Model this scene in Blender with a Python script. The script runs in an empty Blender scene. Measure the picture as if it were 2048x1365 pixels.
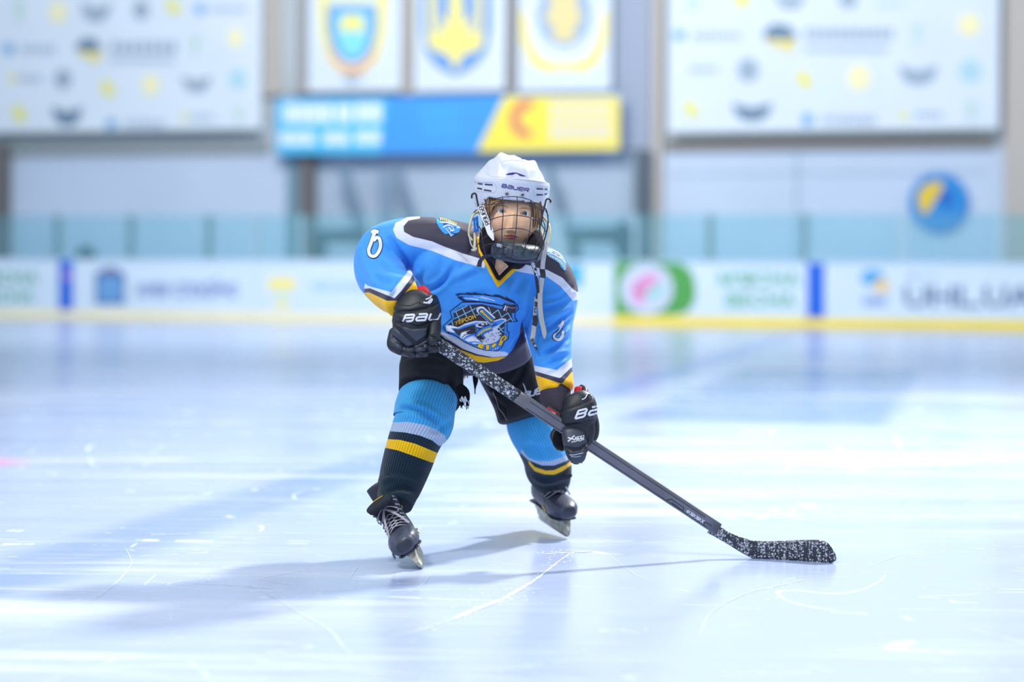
import bpy, bmesh, math, random
import numpy as np
from mathutils import Vector, Matrix
from mathutils.bvhtree import BVHTree
from mathutils.geometry import delaunay_2d_cdt

S = bpy.context.scene
COL = S.collection
R = math.radians

# ------------------------------------------------------------------ camera
F = 3800.0            # focal length in pixels of the 2048 px wide frame
CX, CY = 1024.0, 559.0
H = 0.815             # camera height over the ice
ROLL = R(0.35)
cr_, sr_ = math.cos(ROLL), math.sin(ROLL)
cam_d = bpy.data.cameras.new('camera')
cam_d.sensor_width = 36.0
cam_d.sensor_fit = 'HORIZONTAL'
cam_d.lens = F * 36 / 2048
cam_d.shift_y = -(682.5 - CY) / 2048
cam_d.clip_end = 300
cam_d.dof.use_dof = True
cam_d.dof.focus_distance = 5.46
cam_d.dof.aperture_fstop = 1.2
cam = bpy.data.objects.new('camera', cam_d)
COL.objects.link(cam)
cam.matrix_world = Matrix(((cr_, -sr_, 0, 0), (0, 0, -1, 0), (sr_, cr_, 0, H), (0, 0, 0, 1)))
S.camera = cam

# ------------------------------------------------------------------ world and lights
S.view_settings.view_transform = 'Standard'
S.view_settings.look = 'None'
S.view_settings.exposure = 0.42
S.view_settings.gamma = 1.0
w = bpy.data.worlds.new('hall_light')
S.world = w
w.use_nodes = True
bg = w.node_tree.nodes['Background']
bg.inputs['Color'].default_value = (0.79, 0.91, 1.0, 1)
bg.inputs['Strength'].default_value = 1.0
_n = w.node_tree.nodes; _l = w.node_tree.links     # bright roof above, dimmer hall at eye level
_tc = _n.new('ShaderNodeTexCoord'); _sx = _n.new('ShaderNodeSeparateXYZ'); _l.new(_tc.outputs['Generated'], _sx.inputs[0])
_mr = _n.new('ShaderNodeMapRange'); _mr.inputs['From Min'].default_value = 0.0; _mr.inputs['From Max'].default_value = 0.8
_mr.inputs['To Min'].default_value = 0.40; _mr.inputs['To Max'].default_value = 0.64
_l.new(_sx.outputs['Z'], _mr.inputs['Value']); _l.new(_mr.outputs['Result'], bg.inputs['Strength'])

def area(name, loc, target, size, power, col=(1, 1, 1)):
    l = bpy.data.lights.new(name, 'AREA')
    l.shape = 'DISK'
    l.size = size
    l.energy = power
    l.color = col
    o = bpy.data.objects.new(name, l)
    COL.objects.link(o)
    o.location = loc
    d = Vector(target) - Vector(loc)
    o.rotation_euler = d.to_track_quat('-Z', 'Y').to_euler()
    return o
area('rink_lamp_key', (4.7, 11.2, 7.2), (0, 5.6, 0.5), 0.8, 1250, (1.0, 0.98, 0.95))
area('fill_light_front', (-3.0, 1.6, 7.0), (0, 5.6, 0.6), 1.3, 290, (1.0, 0.98, 0.96))  # added fill light, lifts the face and brings out the cloth folds
area('rink_lamp_far', (-3.0, 24.0, 10.0), (0.0, 36.0, 3.0), 4.0, 1050, (1.0, 0.98, 0.95))
area('rink_lamp_far_right', (8.0, 22.0, 10.0), (8.0, 33.0, 3.0), 4.0, 260, (1.0, 0.98, 0.95))

# ------------------------------------------------------------------ pixel <-> place
def P(px, py, Y):
    u, v = px - CX, py - CY
    return Vector(((u * cr_ + v * sr_) * Y / F, Y, H - (v * cr_ - u * sr_) * Y / F))

def proj(p):
    X, Z = p[0] * F / p[1], (H - p[2]) * F / p[1]
    return CX + X * cr_ - Z * sr_, CY + Z * cr_ + X * sr_

def ice_at(px, py):
    u, v = px - CX, py - CY
    return P(px, py, H * F / (v * cr_ - u * sr_))

# ------------------------------------------------------------------ materials
def lin(c):
    return tuple(((x / 255) / 12.92 if x / 255 <= 0.04045 else ((x / 255 + 0.055) / 1.055) ** 2.4) for x in c[:3]) + (1,)

MATS = {}
def mat(name, rgb, rough=0.7, spec=0.35, metal=0.0, noise=None, bump=None, sheen=0.0, sss=0.0):
    """rgb in sRGB bytes; noise = (scale, amount) of value mottling, bump = (scale, strength)"""
    if name in MATS: return MATS[name]
    m = bpy.data.materials.new(name); m.use_nodes = True
    n = m.node_tree.nodes; l = m.node_tree.links
    b = n['Principled BSDF']
    b.inputs['Base Color'].default_value = lin(rgb)
    b.inputs['Roughness'].default_value = rough
    b.inputs['Specular IOR Level'].default_value = spec
    b.inputs['Metallic'].default_value = metal
    if sheen: b.inputs['Sheen Weight'].default_value = sheen
    if sss:
        b.inputs['Subsurface Weight'].default_value = sss
        b.inputs['Subsurface Radius'].default_value = (0.01, 0.004, 0.002)
        b.inputs['Subsurface Scale'].default_value = 0.5
    tc = n.new('ShaderNodeTexCoord')
    if noise is None: noise = (40.0, 0.06)
    t = n.new('ShaderNodeTexNoise'); t.inputs['Scale'].default_value = noise[0]; t.inputs['Detail'].default_value = 4
    l.new(tc.outputs['Object'], t.inputs['Vector'])
    mr = n.new('ShaderNodeMapRange')
    mr.inputs['From Min'].default_value = 0.25; mr.inputs['From Max'].default_value = 0.75
    mr.inputs['To Min'].default_value = 1 - noise[1]; mr.inputs['To Max'].default_value = 1 + noise[1]
    l.new(t.outputs['Fac'], mr.inputs['Value'])
    mx = n.new('ShaderNodeVectorMath'); mx.operation = 'SCALE'; mx.name = 'TINT'
    mx.inputs[0].default_value = lin(rgb)[:3]
    l.new(mr.outputs['Result'], mx.inputs['Scale'])
    l.new(mx.outputs['Vector'], b.inputs['Base Color'])
    if bump:
        t2 = n.new('ShaderNodeTexNoise'); t2.inputs['Scale'].default_value = bump[0]; t2.inputs['Detail'].default_value = 3
        l.new(tc.outputs['Object'], t2.inputs['Vector'])
        bp = n.new('ShaderNodeBump'); bp.inputs['Strength'].default_value = bump[1]; bp.inputs['Distance'].default_value = 0.002
        l.new(t2.outputs['Fac'], bp.inputs['Height']); l.new(bp.outputs['Normal'], b.inputs['Normal'])
    MATS[name] = m
    return m

def layered(name, base, layers, rough=0.75, bump=None, spec=0.3, sheen=0.0, knit=None, noise=None):
    """layers: list of (attribute, rgb); where attribute > 0 the cloth has that colour"""
    m = mat(name, base, rough, spec, 0, noise or (60, 0.05), bump, sheen)
    n = m.node_tree.nodes; l = m.node_tree.links
    tint = n['TINT']
    cur = None
    for att, rgb in layers:
        a = n.new('ShaderNodeAttribute'); a.attribute_name = att
        g = n.new('ShaderNodeMapRange'); g.inputs['From Min'].default_value = -0.35; g.inputs['From Max'].default_value = 0.35
        l.new(a.outputs['Fac'], g.inputs['Value'])
        mix = n.new('ShaderNodeMix'); mix.data_type = 'RGBA'
        l.new(g.outputs['Result'], mix.inputs['Factor'])
        if cur is None: mix.inputs['A'].default_value = lin(base)
        else: l.new(cur, mix.inputs['A'])
        mix.inputs['B'].default_value = lin(rgb)
        cur = mix.outputs['Result']
    if cur is not None: l.new(cur, tint.inputs[0])
    if knit:
        uv = n.new('ShaderNodeUVMap')
        wv = n.new('ShaderNodeTexWave'); wv.wave_type = 'BANDS'; wv.bands_direction = 'X'
        wv.inputs['Scale'].default_value = knit; wv.inputs['Distortion'].default_value = 0.6
        wv.inputs['Detail Scale'].default_value = 3
        l.new(uv.outputs['UV'], wv.inputs['Vector'])
        bp = n.new('ShaderNodeBump'); bp.inputs['Strength'].default_value = 0.7; bp.inputs['Distance'].default_value = 0.0025
        l.new(wv.outputs['Fac'], bp.inputs['Height'])
        b = n['Principled BSDF']
        l.new(bp.outputs['Normal'], b.inputs['Normal'])
        mr = n.new('ShaderNodeMapRange'); mr.inputs['To Min'].default_value = 0.80; mr.inputs['To Max'].default_value = 1.08
        l.new(wv.outputs['Fac'], mr.inputs['Value'])
        sc = n.new('ShaderNodeVectorMath'); sc.operation = 'SCALE'
        l.new(tint.outputs['Vector'], sc.inputs[0]); l.new(mr.outputs['Result'], sc.inputs['Scale'])
        l.new(sc.outputs['Vector'], b.inputs['Base Color'])
    return m

# ------------------------------------------------------------------ mesh collecting
WLOC = {}
class MB:
    def __init__(s): s.v = []; s.f = []; s.mi = []; s.mats = []; s.uv = {}; s.sm = []
    def mslot(s, m):
        if m not in s.mats: s.mats.append(m)
        return s.mats.index(m)
    def add(s, vs, fs, m, smooth=True, uv=None):
        b = len(s.v); k = s.mslot(m)
        s.v += [tuple(x) for x in vs]
        for i, f in enumerate(fs):
            if uv is not None: s.uv[len(s.f)] = [uv[j] for j in f]
            s.f.append([b + j for j in f]); s.mi.append(k); s.sm.append(smooth)
        return s
    def mesh(s, name):
        me = bpy.data.meshes.new(name)
        me.from_pydata(s.v, [], s.f)
        for m in s.mats: me.materials.append(m)
        me.polygons.foreach_set('material_index', s.mi)
        me.polygons.foreach_set('use_smooth', s.sm)
        if s.uv:
            L = me.uv_layers.new(name='UVMap')
            for pi, uvs in s.uv.items():
                p = me.polygons[pi]
                for k, li in enumerate(p.loop_indices): L.data[li].uv = uvs[k]
        me.update()
        return me

def place(name, me, parent=None, loc=None):
    """link mesh given in world coordinates; its origin goes to the middle of its base"""
    n = len(me.vertices)
    co = np.empty(n * 3, np.float32); me.vertices.foreach_get('co', co); co = co.reshape(-1, 3)
    if loc is None:
        loc = Vector(((co[:, 0].min() + co[:, 0].max()) / 2, (co[:, 1].min() + co[:, 1].max()) / 2, co[:, 2].min()))
    me.transform(Matrix.Translation(-Vector(loc)))
    o = bpy.data.objects.new(name, me)
    COL.objects.link(o)
    WLOC[o.name] = Vector(loc)
    if parent is not None:
        o.parent = parent
        o.location = Vector(loc) - WLOC[parent.name]
    else: o.location = loc
    return o

def empty(name, loc):
    o = bpy.data.objects.new(name, None); COL.objects.link(o); o.location = loc
    o.empty_display_size = 0.1
    WLOC[o.name] = Vector(loc)
    return o

def tag(o, label=None, cat=None, group=None, kind=None):
    if label: o['label'] = label
    if cat: o['category'] = cat
    if group: o['group'] = group
    if kind: o['kind'] = kind
    return o

def build(mb, name, parent=None): return place(name, mb.mesh(name), parent)

# ------------------------------------------------------------------ shapes
def cat(pts, m):
    """Catmull-Rom through rows of numbers"""
    A = np.array(pts, float)
    if len(A) < 3 or m <= 1: 
        if m <= 1: return A
        t = np.linspace(0, 1, m * (len(A) - 1) + 1)
        return A[0] * (1 - t[:, None]) + A[-1] * t[:, None]
    E = np.vstack([2 * A[0] - A[1], A, 2 * A[-1] - A[-2]])
    out = []
    for i in range(1, len(E) - 2):
        p0, p1, p2, p3 = E[i - 1], E[i], E[i + 1], E[i + 2]
        for k in range(m):
            t = k / m
            out.append(0.5 * (2 * p1 + (p2 - p0) * t + (2 * p0 - 5 * p1 + 4 * p2 - p3) * t * t + (3 * p1 - p0 - 3 * p2 + p3) * t ** 3))
    out.append(A[-1])
    return np.array(out)

def loftW(rows, n=32, m=5, ex=2.0, ref=(0, 1, 0), cap=0.5, start_cap=True, end_cap=True):
    """rows: x,y,z,a,b (metres). a is measured across ref, b along it. returns verts, faces, uvs"""
    A = cat(rows, m)
    C = [Vector(r[:3]) for r in A]
    ref = Vector(ref)
    rings = []
    N = len(A)
    T = []
    for i in range(N):
        t = (C[min(i + 1, N - 1)] - C[max(i - 1, 0)]).normalized(); T.append(t)
    fr = []
    for i in range(N):
        n1 = T[i].cross(ref)
        if n1.length < 1e-3: n1 = Vector((1, 0, 0))
        n1.normalize(); n2 = T[i].cross(n1).normalized()
        fr.append((n1, n2))
    def ring(c, n1, n2, a, b):
        o = []
        for k in range(n):
            th = 2 * math.pi * k / n
            cc, ss = math.cos(th), math.sin(th)
            x = math.copysign(abs(cc) ** (2 / ex), cc); y = math.copysign(abs(ss) ** (2 / ex), ss)
            o.append(c + n1 * (a * x) + n2 * (b * y))
        return o
    K = 4
    if start_cap:
        a, b = A[0][3], A[0][4]; L = min(a, b) * cap
        for k in range(K, 0, -1):
            q = k / (K + 0.35) * math.pi / 2
            rings.append(ring(C[0] - T[0] * (L * math.sin(q)), *fr[0], a * math.cos(q), b * math.cos(q)))
    for i in range(N): rings.append(ring(C[i], *fr[i], A[i][3], A[i][4]))
    if end_cap:
        a, b = A[-1][3], A[-1][4]; L = min(a, b) * cap
        for k in range(1, K + 1):
            q = k / (K + 0.35) * math.pi / 2
            rings.append(ring(C[-1] + T[-1] * (L * math.sin(q)), *fr[-1], a * math.cos(q), b * math.cos(q)))
    vs = [p for r in rings for p in r]; fs = []; uv = []
    M = len(rings)
    for i in range(M):
        for k in range(n): uv.append((k / n, i / M))
    for i in range(M - 1):
        for k in range(n):
            k2 = (k + 1) % n
            fs.append((i * n + k, i * n + k2, (i + 1) * n + k2, (i + 1) * n + k))
    if start_cap: fs.append(tuple(reversed(range(n))))
    if end_cap: fs.append(tuple((M - 1) * n + k for k in range(n)))
    return vs, fs, uv

def loft(rows, **k):
    """rows: px, py, Y, a(px), b(m)"""
    out = []
    for r in rows:
        c = P(r[0], r[1], r[2]); out.append((c.x, c.y, c.z, r[3] * r[2] / F, r[4]))
    return loftW(out, **k)

def wire(pts, r, n=8, m=4, world=False, flat=None):
    """round wire through px,py,Y points (or world points)"""
    rows = []
    for p in pts:
        c = Vector(p[:3]) if world else P(*p[:3])
        rr = p[3] if len(p) > 3 else r
        rows.append((c.x, c.y, c.z, rr, rr if flat is None else flat))
    return loftW(rows, n=n, m=m, ref=(0.02, 1, 0.03), cap=0.8)

def box(p0, p1):
    x0, y0, z0 = p0; x1, y1, z1 = p1
    v = [(x0, y0, z0), (x1, y0, z0), (x1, y1, z0), (x0, y1, z0), (x0, y0, z1), (x1, y0, z1), (x1, y1, z1), (x0, y1, z1)]
    f = [(0, 3, 2, 1), (4, 5, 6, 7), (0, 1, 5, 4), (1, 2, 6, 5), (2, 3, 7, 6), (3, 0, 4, 7)]
    return v, f

def fuse(parts, voxel, smooth=2):
    mb = MB(); d = mat('temp', (128, 128, 128))
    for vs, fs in [p[:2] for p in parts]: mb.add(vs, fs, d)
    me = mb.mesh('tmp')
    o = bpy.data.objects.new('tmp', me); COL.objects.link(o)
    md = o.modifiers.new('r', 'REMESH'); md.mode = 'VOXEL'; md.voxel_size = voxel; md.adaptivity = 0
    dg = bpy.context.evaluated_depsgraph_get(); dg.update()
    r = bpy.data.meshes.new_from_object(o.evaluated_get(dg))
    bpy.data.objects.remove(o); bpy.data.meshes.remove(me)
    smooth_mesh(r, smooth)
    r.materials.clear()
    r.polygons.foreach_set('use_smooth', [True] * len(r.polygons))
    return r

def getco(me):
    co = np.empty(len(me.vertices) * 3, np.float32); me.vertices.foreach_get('co', co); return co.reshape(-1, 3)
def getno(me):
    co = np.empty(len(me.vertices) * 3, np.float32); me.vertices.foreach_get('normal', co); return co.reshape(-1, 3)
def setco(me, co):
    me.vertices.foreach_set('co', co.astype(np.float32).ravel()); me.update()

def smooth_mesh(me, it, lam=0.6):
    if it <= 0: return
    co = getco(me)
    e = np.empty(len(me.edges) * 2, np.int32); me.edges.foreach_get('vertices', e); e = e.reshape(-1, 2)
    cnt = np.bincount(e.ravel(), minlength=len(co)).astype(np.float32)[:, None]
    for _ in range(it):
        for l in (lam, -lam * 0.9):
            s = np.zeros_like(co)
            for k in range(3):
                s[:, k] = np.bincount(e[:, 0], co[e[:, 1], k], len(co)) + np.bincount(e[:, 1], co[e[:, 0], k], len(co))
            co = co + l * (s / np.maximum(cnt, 1) - co)
    setco(me, co)

def projA(co):
    X = co[:, 0] * F / co[:, 1]; Z = (H - co[:, 2]) * F / co[:, 1]
    return np.stack([CX + X * cr_ - Z * sr_, CY + Z * cr_ + X * sr_], 1)

def seg_dist(q, a, b):
    a = np.array(a, float); b = np.array(b, float); ab = b - a
    t = np.clip(((q - a) @ ab) / max(ab @ ab, 1e-9), 0, 1)
    return np.linalg.norm(q - (a + t[:, None] * ab), axis=1), t

def inside(q, poly):
    poly = np.array(poly, float); r = np.zeros(len(q), bool); n = len(poly); j = n - 1
    for i in range(n):
        xi, yi = poly[i]; xj, yj = poly[j]
        c = ((yi > q[:, 1]) != (yj > q[:, 1])) & (q[:, 0] < (xj - xi) * (q[:, 1] - yi) / ((yj - yi) or 1e-9) + xi)
        r ^= c; j = i
    return r

def sdf(q, poly):
    d = np.full(len(q), 1e9)
    for i in range(len(poly)):
        dd, _ = seg_dist(q, poly[i], poly[(i + 1) % len(poly)]); d = np.minimum(d, dd)
    return np.where(inside(q, poly), d, -d)

def pattern(me, name, polys, world_off=None):
    q = projA(getco(me) if world_off is None else getco(me) + np.array(world_off))
    v = np.full(len(q), -1e3)
    for p in polys: v = np.maximum(v, sdf(q, p))
    a = me.attributes.new(name, 'FLOAT', 'POINT')
    a.data.foreach_set('value', v.astype(np.float32))

def folds(me, lines):
    """lines: (points, width px, depth m) creases pressed into (or raised on) the cloth facing the viewer"""
    co = getco(me); no = getno(me); q = projA(co)
    disp = np.zeros(len(co))
    for pts, wd, am in lines:
        P_ = cat([p for p in pts], 4)
        best = np.full(len(co), 1e9); bt = np.zeros(len(co)); n = len(P_) - 1
        for i in range(n):
            d, t = seg_dist(q, P_[i], P_[i + 1])
            m_ = d < best; best[m_] = d[m_]; bt[m_] = (i + t[m_]) / n
        env = np.clip(np.sin(np.clip(bt, 0.02, 0.98) * math.pi), 0, 1) ** 0.6
        disp += 1.5 * am * env * (np.exp(-(best / wd) ** 2) - 0.35 * np.exp(-((best - 2 * wd) / wd) ** 2))
    disp *= np.clip(-no[:, 1] * 2.5 + 0.2, 0, 1)
    setco(me, co + no * disp[:, None])

def ripple(me, amp, scale, seed=0, dirv=(1, 0, 0)):
    rng = np.random.RandomState(seed)
    co = getco(me); no = getno(me)
    d = np.zeros(len(co))
    for k in range(7):
        v = rng.randn(3) * 0.8 + np.array(dirv) * 1.6
        v = v / np.linalg.norm(v) * scale * (0.6 + rng.rand())
        w2 = rng.randn(3) * scale * 0.4
        d += np.sin(co @ v + 1.2 * np.sin(co @ w2 + rng.rand() * 6) + rng.rand() * 6)
    setco(me, co + no * (d / 7 * amp)[:, None])

# ------------------------------------------------------------------ flat artwork laid on a surface
def bvh_hit(*objs):
    trees = []
    for o in objs:
        me = o.data; off = WLOC[o.name]
        vs = [v.co + off for v in me.vertices]
        trees.append(BVHTree.FromPolygons(vs, [tuple(p.vertices) for p in me.polygons]))
    org = Vector((0, 0, H))
    def hit(px, py):
        p = P(px, py, 1.0) 
        d = (p - org).normalized(); best = None
        for t in trees:
            loc, nor, i, dist = t.ray_cast(org, d, 100)
            if loc is not None and (best is None or dist < best[2]): best = (loc, nor, dist)
        if best is None:
            pp = P(px, py, 5.5)
            for t in trees:
                loc, nor, i, dist = t.find_nearest(pp)
                if best is None or dist < best[2]: best = (loc, nor, dist)
        loc, nor, _ = best
        if nor.dot(d) > 0: nor = -nor
        return loc, nor
    return hit

def tess(poly, step):
    poly = [(float(a), float(b)) for a, b in poly]
    pts = []
    for i in range(len(poly)):
        a = np.array(poly[i]); b = np.array(poly[(i + 1) % len(poly)])
        n = max(1, int(np.linalg.norm(b - a) / step))
        for k in range(n): pts.append(tuple(a + (b - a) * k / n))
    nb = len(pts)
    A = np.array(poly); x0, y0 = A.min(0); x1, y1 = A.max(0)
    gx, gy = np.meshgrid(np.arange(x0 + step * 0.5, x1, step), np.arange(y0 + step * 0.5, y1, step))
    g = np.stack([gx.ravel(), gy.ravel()], 1)
    if len(g):
        s = sdf(g, poly); g = g[s > step * 0.35]
        pts += [tuple(x) for x in g]
    edges = [(i, (i + 1) % nb) for i in range(nb)]
    r = delaunay_2d_cdt([Vector(p) for p in pts], edges, [], 0, 1e-5)
    vs = [tuple(v) for v in r[0]]; fs = [tuple(f) for f in r[2]]
    if not fs: return vs, []
    cen = np.array([np.mean([vs[j] for j in f], axis=0) for f in fs])
    ok = inside(cen, poly)
    return vs, [f for f, k in zip(fs, ok) if k]

def art_poly(mb, hit, poly, m, off, step=3.5):
    vs, fs = tess(poly, step)
    out = []
    for x, y in vs:
        l, n = hit(x, y); out.append(l + n * off)
    mb.add(out, [tuple(reversed(f)) for f in fs], m)

def art_stroke(mb, hit, pts, wd, m, off, step=4, sm=1, closed=False):
    pts = [tuple(p) for p in cat(pts, sm)] if sm > 1 else list(pts)
    if closed: pts = pts + [pts[0]]
    q = []
    for i in range(len(pts) - 1):
        a, b = np.array(pts[i], float), np.array(pts[i + 1], float)
        n = max(1, int(np.linalg.norm(b - a) / step))
        for k in range(n): q.append(a + (b - a) * k / n)
    q.append(np.array(pts[-1], float))
    n = len(q); vs = []; fs = []
    for i in range(n):
        t = q[min(i + 1, n - 1)] - q[max(i - 1, 0)]
        L = np.linalg.norm(t) or 1; t = t / L; nn = np.array([-t[1], t[0]])
        # mitre
        for s in (-1, 0, 1):
            x, y = q[i] + nn * s * wd / 2
            l, no = hit(x, y); vs.append(l + no * off)
    for i in range(n - 1):
        for s in (0, 1): fs.append((i * 3 + s, i * 3 + s + 1, i * 3 + s + 4, i * 3 + s + 3))
    mb.add(vs, fs, m)

def ell(cx, cy, rx, ry=None, n=20, rot=0):
    ry = rx if ry is None else ry
    c, s = math.cos(rot), math.sin(rot)
    return [(cx + rx * math.cos(t) * c - ry * math.sin(t) * s, cy + rx * math.cos(t) * s + ry * math.sin(t) * c) for t in [2 * math.pi * k / n for k in range(n)]]

def inset(poly, d):
    A = np.array(poly, float); n = len(A)
    area_ = 0.5 * sum(A[i][0] * A[(i + 1) % n][1] - A[(i + 1) % n][0] * A[i][1] for i in range(n))
    sg = 1 if area_ > 0 else -1
    out = []
    for i in range(n):
        e1 = A[i] - A[i - 1]; e2 = A[(i + 1) % n] - A[i]
        n1 = np.array([-e1[1], e1[0]]) / (np.linalg.norm(e1) or 1); n2 = np.array([-e2[1], e2[0]]) / (np.linalg.norm(e2) or 1)
        b = n1 + n2; L = b @ b
        b = b / max(L, 0.5) * 2 * d * sg if L > 1e-6 else n1 * d
        out.append(tuple(A[i] + b))
    return out

GLY = {
 'B': [[(0, 0), (0, 1), (.86, 1), (.97, .88), (.97, .62), (.86, .52), (.0, .52)], [(.86, .52), (1, .4), (1, .12), (.88, 0), (0, 0)]],
 'a': [[(.05, 1), (.88, 1), (1, .88), (1, 0), (.12, 0), (0, .12), (0, .42), (.12, .54), (1, .54)]],
 'U': [[(0, 1), (0, .12), (.12, 0), (1, 0), (1, 1)]],
 'e': [[(1, 0), (.12, 0), (0, .12), (0, .88), (.12, 1), (.88, 1), (1, .88), (1, .5), (0, .5)]],
 'R': [[(0, 0), (0, 1), (.88, 1), (1, .88), (1, .6), (.88, .5), (0, .5)], [(.45, .5), (1, 0)]],
 'X': [[(0, 0), (1, 1)], [(0, 1), (1, 0)]],
 '8': [[(0, 0), (0, 1), (1, 1), (1, 0), (0, 0)], [(0, .5), (1, .5)]],
 '0': [[(0, 0), (0, 1), (1, 1), (1, 0), (0, 0)]],
 'V': [[(0, 1), (.5, 0), (1, 1)]], 'A': [[(0, 0), (.5, 1), (1, 0)], [(.2, .4), (.8, .4)]],
 'P': [[(0, 0), (0, 1), (1, 1), (1, .5), (0, .5)]], 'O': [[(0, 0), (0, 1), (1, 1), (1, 0), (0, 0)]],
 ' ': [],
}
def word(mb, hit, text, org, right, up, gap, wd, m, off, step=3):
    """stroke lettering; org is the lower left corner, right/up the px vectors of one letter cell"""
    o = np.array(org, float); r = np.array(right, float); u = np.array(up, float)
    for ch in text:
        for st in GLY[ch]:
            art_stroke(mb, hit, [tuple(o + r * x + u * y) for x, y in st], wd, m, off, step)
        o = o + r * (1 + gap)

def text_geo(s, bold=False):
    cu = bpy.data.curves.new('t', 'FONT'); cu.body = s; cu.align_x = 'LEFT'; cu.resolution_u = 2
    if bold: cu.offset = 0.025
    o = bpy.data.objects.new('t', cu); COL.objects.link(o)
    dg = bpy.context.evaluated_depsgraph_get(); dg.update()
    me = bpy.data.meshes.new_from_object(o.evaluated_get(dg))
    vs = [(v.co.x, v.co.y) for v in me.vertices]; fs = [tuple(p.vertices) for p in me.polygons]
    bpy.data.objects.remove(o); bpy.data.curves.remove(cu); bpy.data.meshes.remove(me)
    return vs, fs
def art_text(mb, hit, s, org, wid, hei, m, off, rot=0, shear=0, bold=True):
    vs, fs = text_geo(s, bold)
    if not vs: return
    A = np.array(vs); mn = A.min(0); mxx = A.max(0); A = (A - mn) / (mxx - mn)
    c, sn = math.cos(rot), math.sin(rot)
    out = []
    for x, y in A:
        X = x * wid + y * hei * shear; Y = -y * hei
        l, n = hit(org[0] + X * c - Y * sn, org[1] + X * sn + Y * c); out.append(l + n * off)
    mb.add(out, fs, m)

def pad(mb, hit, poly, h, edge, m, step=2.2, sink=0.0015, pw=0.6):
    vs, fs = tess(poly, step)
    q = np.array(vs); s = np.maximum(sdf(q, poly), 0)
    out = []
    for (x, y), d in zip(vs, s):
        l, n = hit(x, y)
        t = min(d / edge, 1.0)
        nn = (n * 0.6 + Vector((0, -0.4, 0)))
        out.append(l + nn * (h * math.sin(t * math.pi / 2) ** pw - sink))
    mb.add(out, [tuple(reversed(f)) for f in fs], m)

def slab(mb, poly, Yf, th, m, step=4, rnd=0.0):
    """solid cut to an outline given in px; Yf(px,py) distance of its front face"""
    vs, fs = tess(poly, step)
    n = len(vs); A = []; B = []
    q = np.array(vs); s = np.maximum(sdf(q, poly), 0)
    for (x, y), d in zip(vs, s):
        Y = Yf(x, y)
        e = rnd * (1 - math.sin(min(d / 3.0, 1) * math.pi / 2))
        A.append(P(x, y, Y + e)); B.append(P(x, y, Y) + Vector((0, th - e, 0)))
    cnt = {}
    for f in fs:
        for i in range(3):
            e = (f[i], f[(i + 1) % 3]); cnt[e] = cnt.get(e, 0) + 1
    side = [(a, b, b + n, a + n) for (a, b) in cnt if (b, a) not in cnt]
    mb.add(A + B, [tuple(f) for f in fs] + [tuple(j + n for j in reversed(f)) for f in fs] + [tuple(reversed(x)) for x in side], m)

# ================================================================== THE HALL
YAW = R(13.4)
uV = Vector((math.cos(YAW), -math.sin(YAW), 0)); nV = Vector((math.sin(YAW), math.cos(YAW), 0)); B0 = Vector((0, 34.2, 0))
def on_plane(px, py, off):
    d = P(px, py, 1.0) - Vector((0, 0, H)); o = Vector((0, 0, H))
    p0 = B0 + nV * off
    t = (p0 - o).dot(nV) / d.dot(nV)
    return o + d * t
def s_of(px, off): return (on_plane(px, 500, off) - B0).dot(uV)
def z_of(px, py, off): return on_plane(px, py, off).z
def wpt(s, o, z): return B0 + uV * s + nV * o + Vector((0, 0, z))
def wbox(mb, s0, s1, o0, o1, z0, z1, m, smooth=False):
    v, f = box((s0, o0, z0), (s1, o1, z1))
    mb.add([wpt(*p) for p in v], f, m, smooth)
def wall_hit(off):
    return lambda px, py: (on_plane(px, py, off), -nV)
def flat(mb, off, poly, m, step=400):
    vs = [on_plane(x, y, off) for x, y in poly]
    mb.add(vs, [tuple(range(len(vs)))], m, False)
def flat_solid(mb, off, poly, th, m):
    a = [on_plane(x, y, off) for x, y in poly]; n = len(a)
    b = [p + nV * th for p in a]
    mb.add(a + b, [tuple(reversed(range(n))), tuple(range(n, 2 * n))] + [(i, (i + 1) % n, (i + 1) % n + n, i + n) for i in range(n)], m, False)
def flat_stroke(mb, off, pts, wd, m, sm=1):
    art_stroke(mb, wall_hit(off), pts, wd, m, 0.0, 12, sm)

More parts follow.
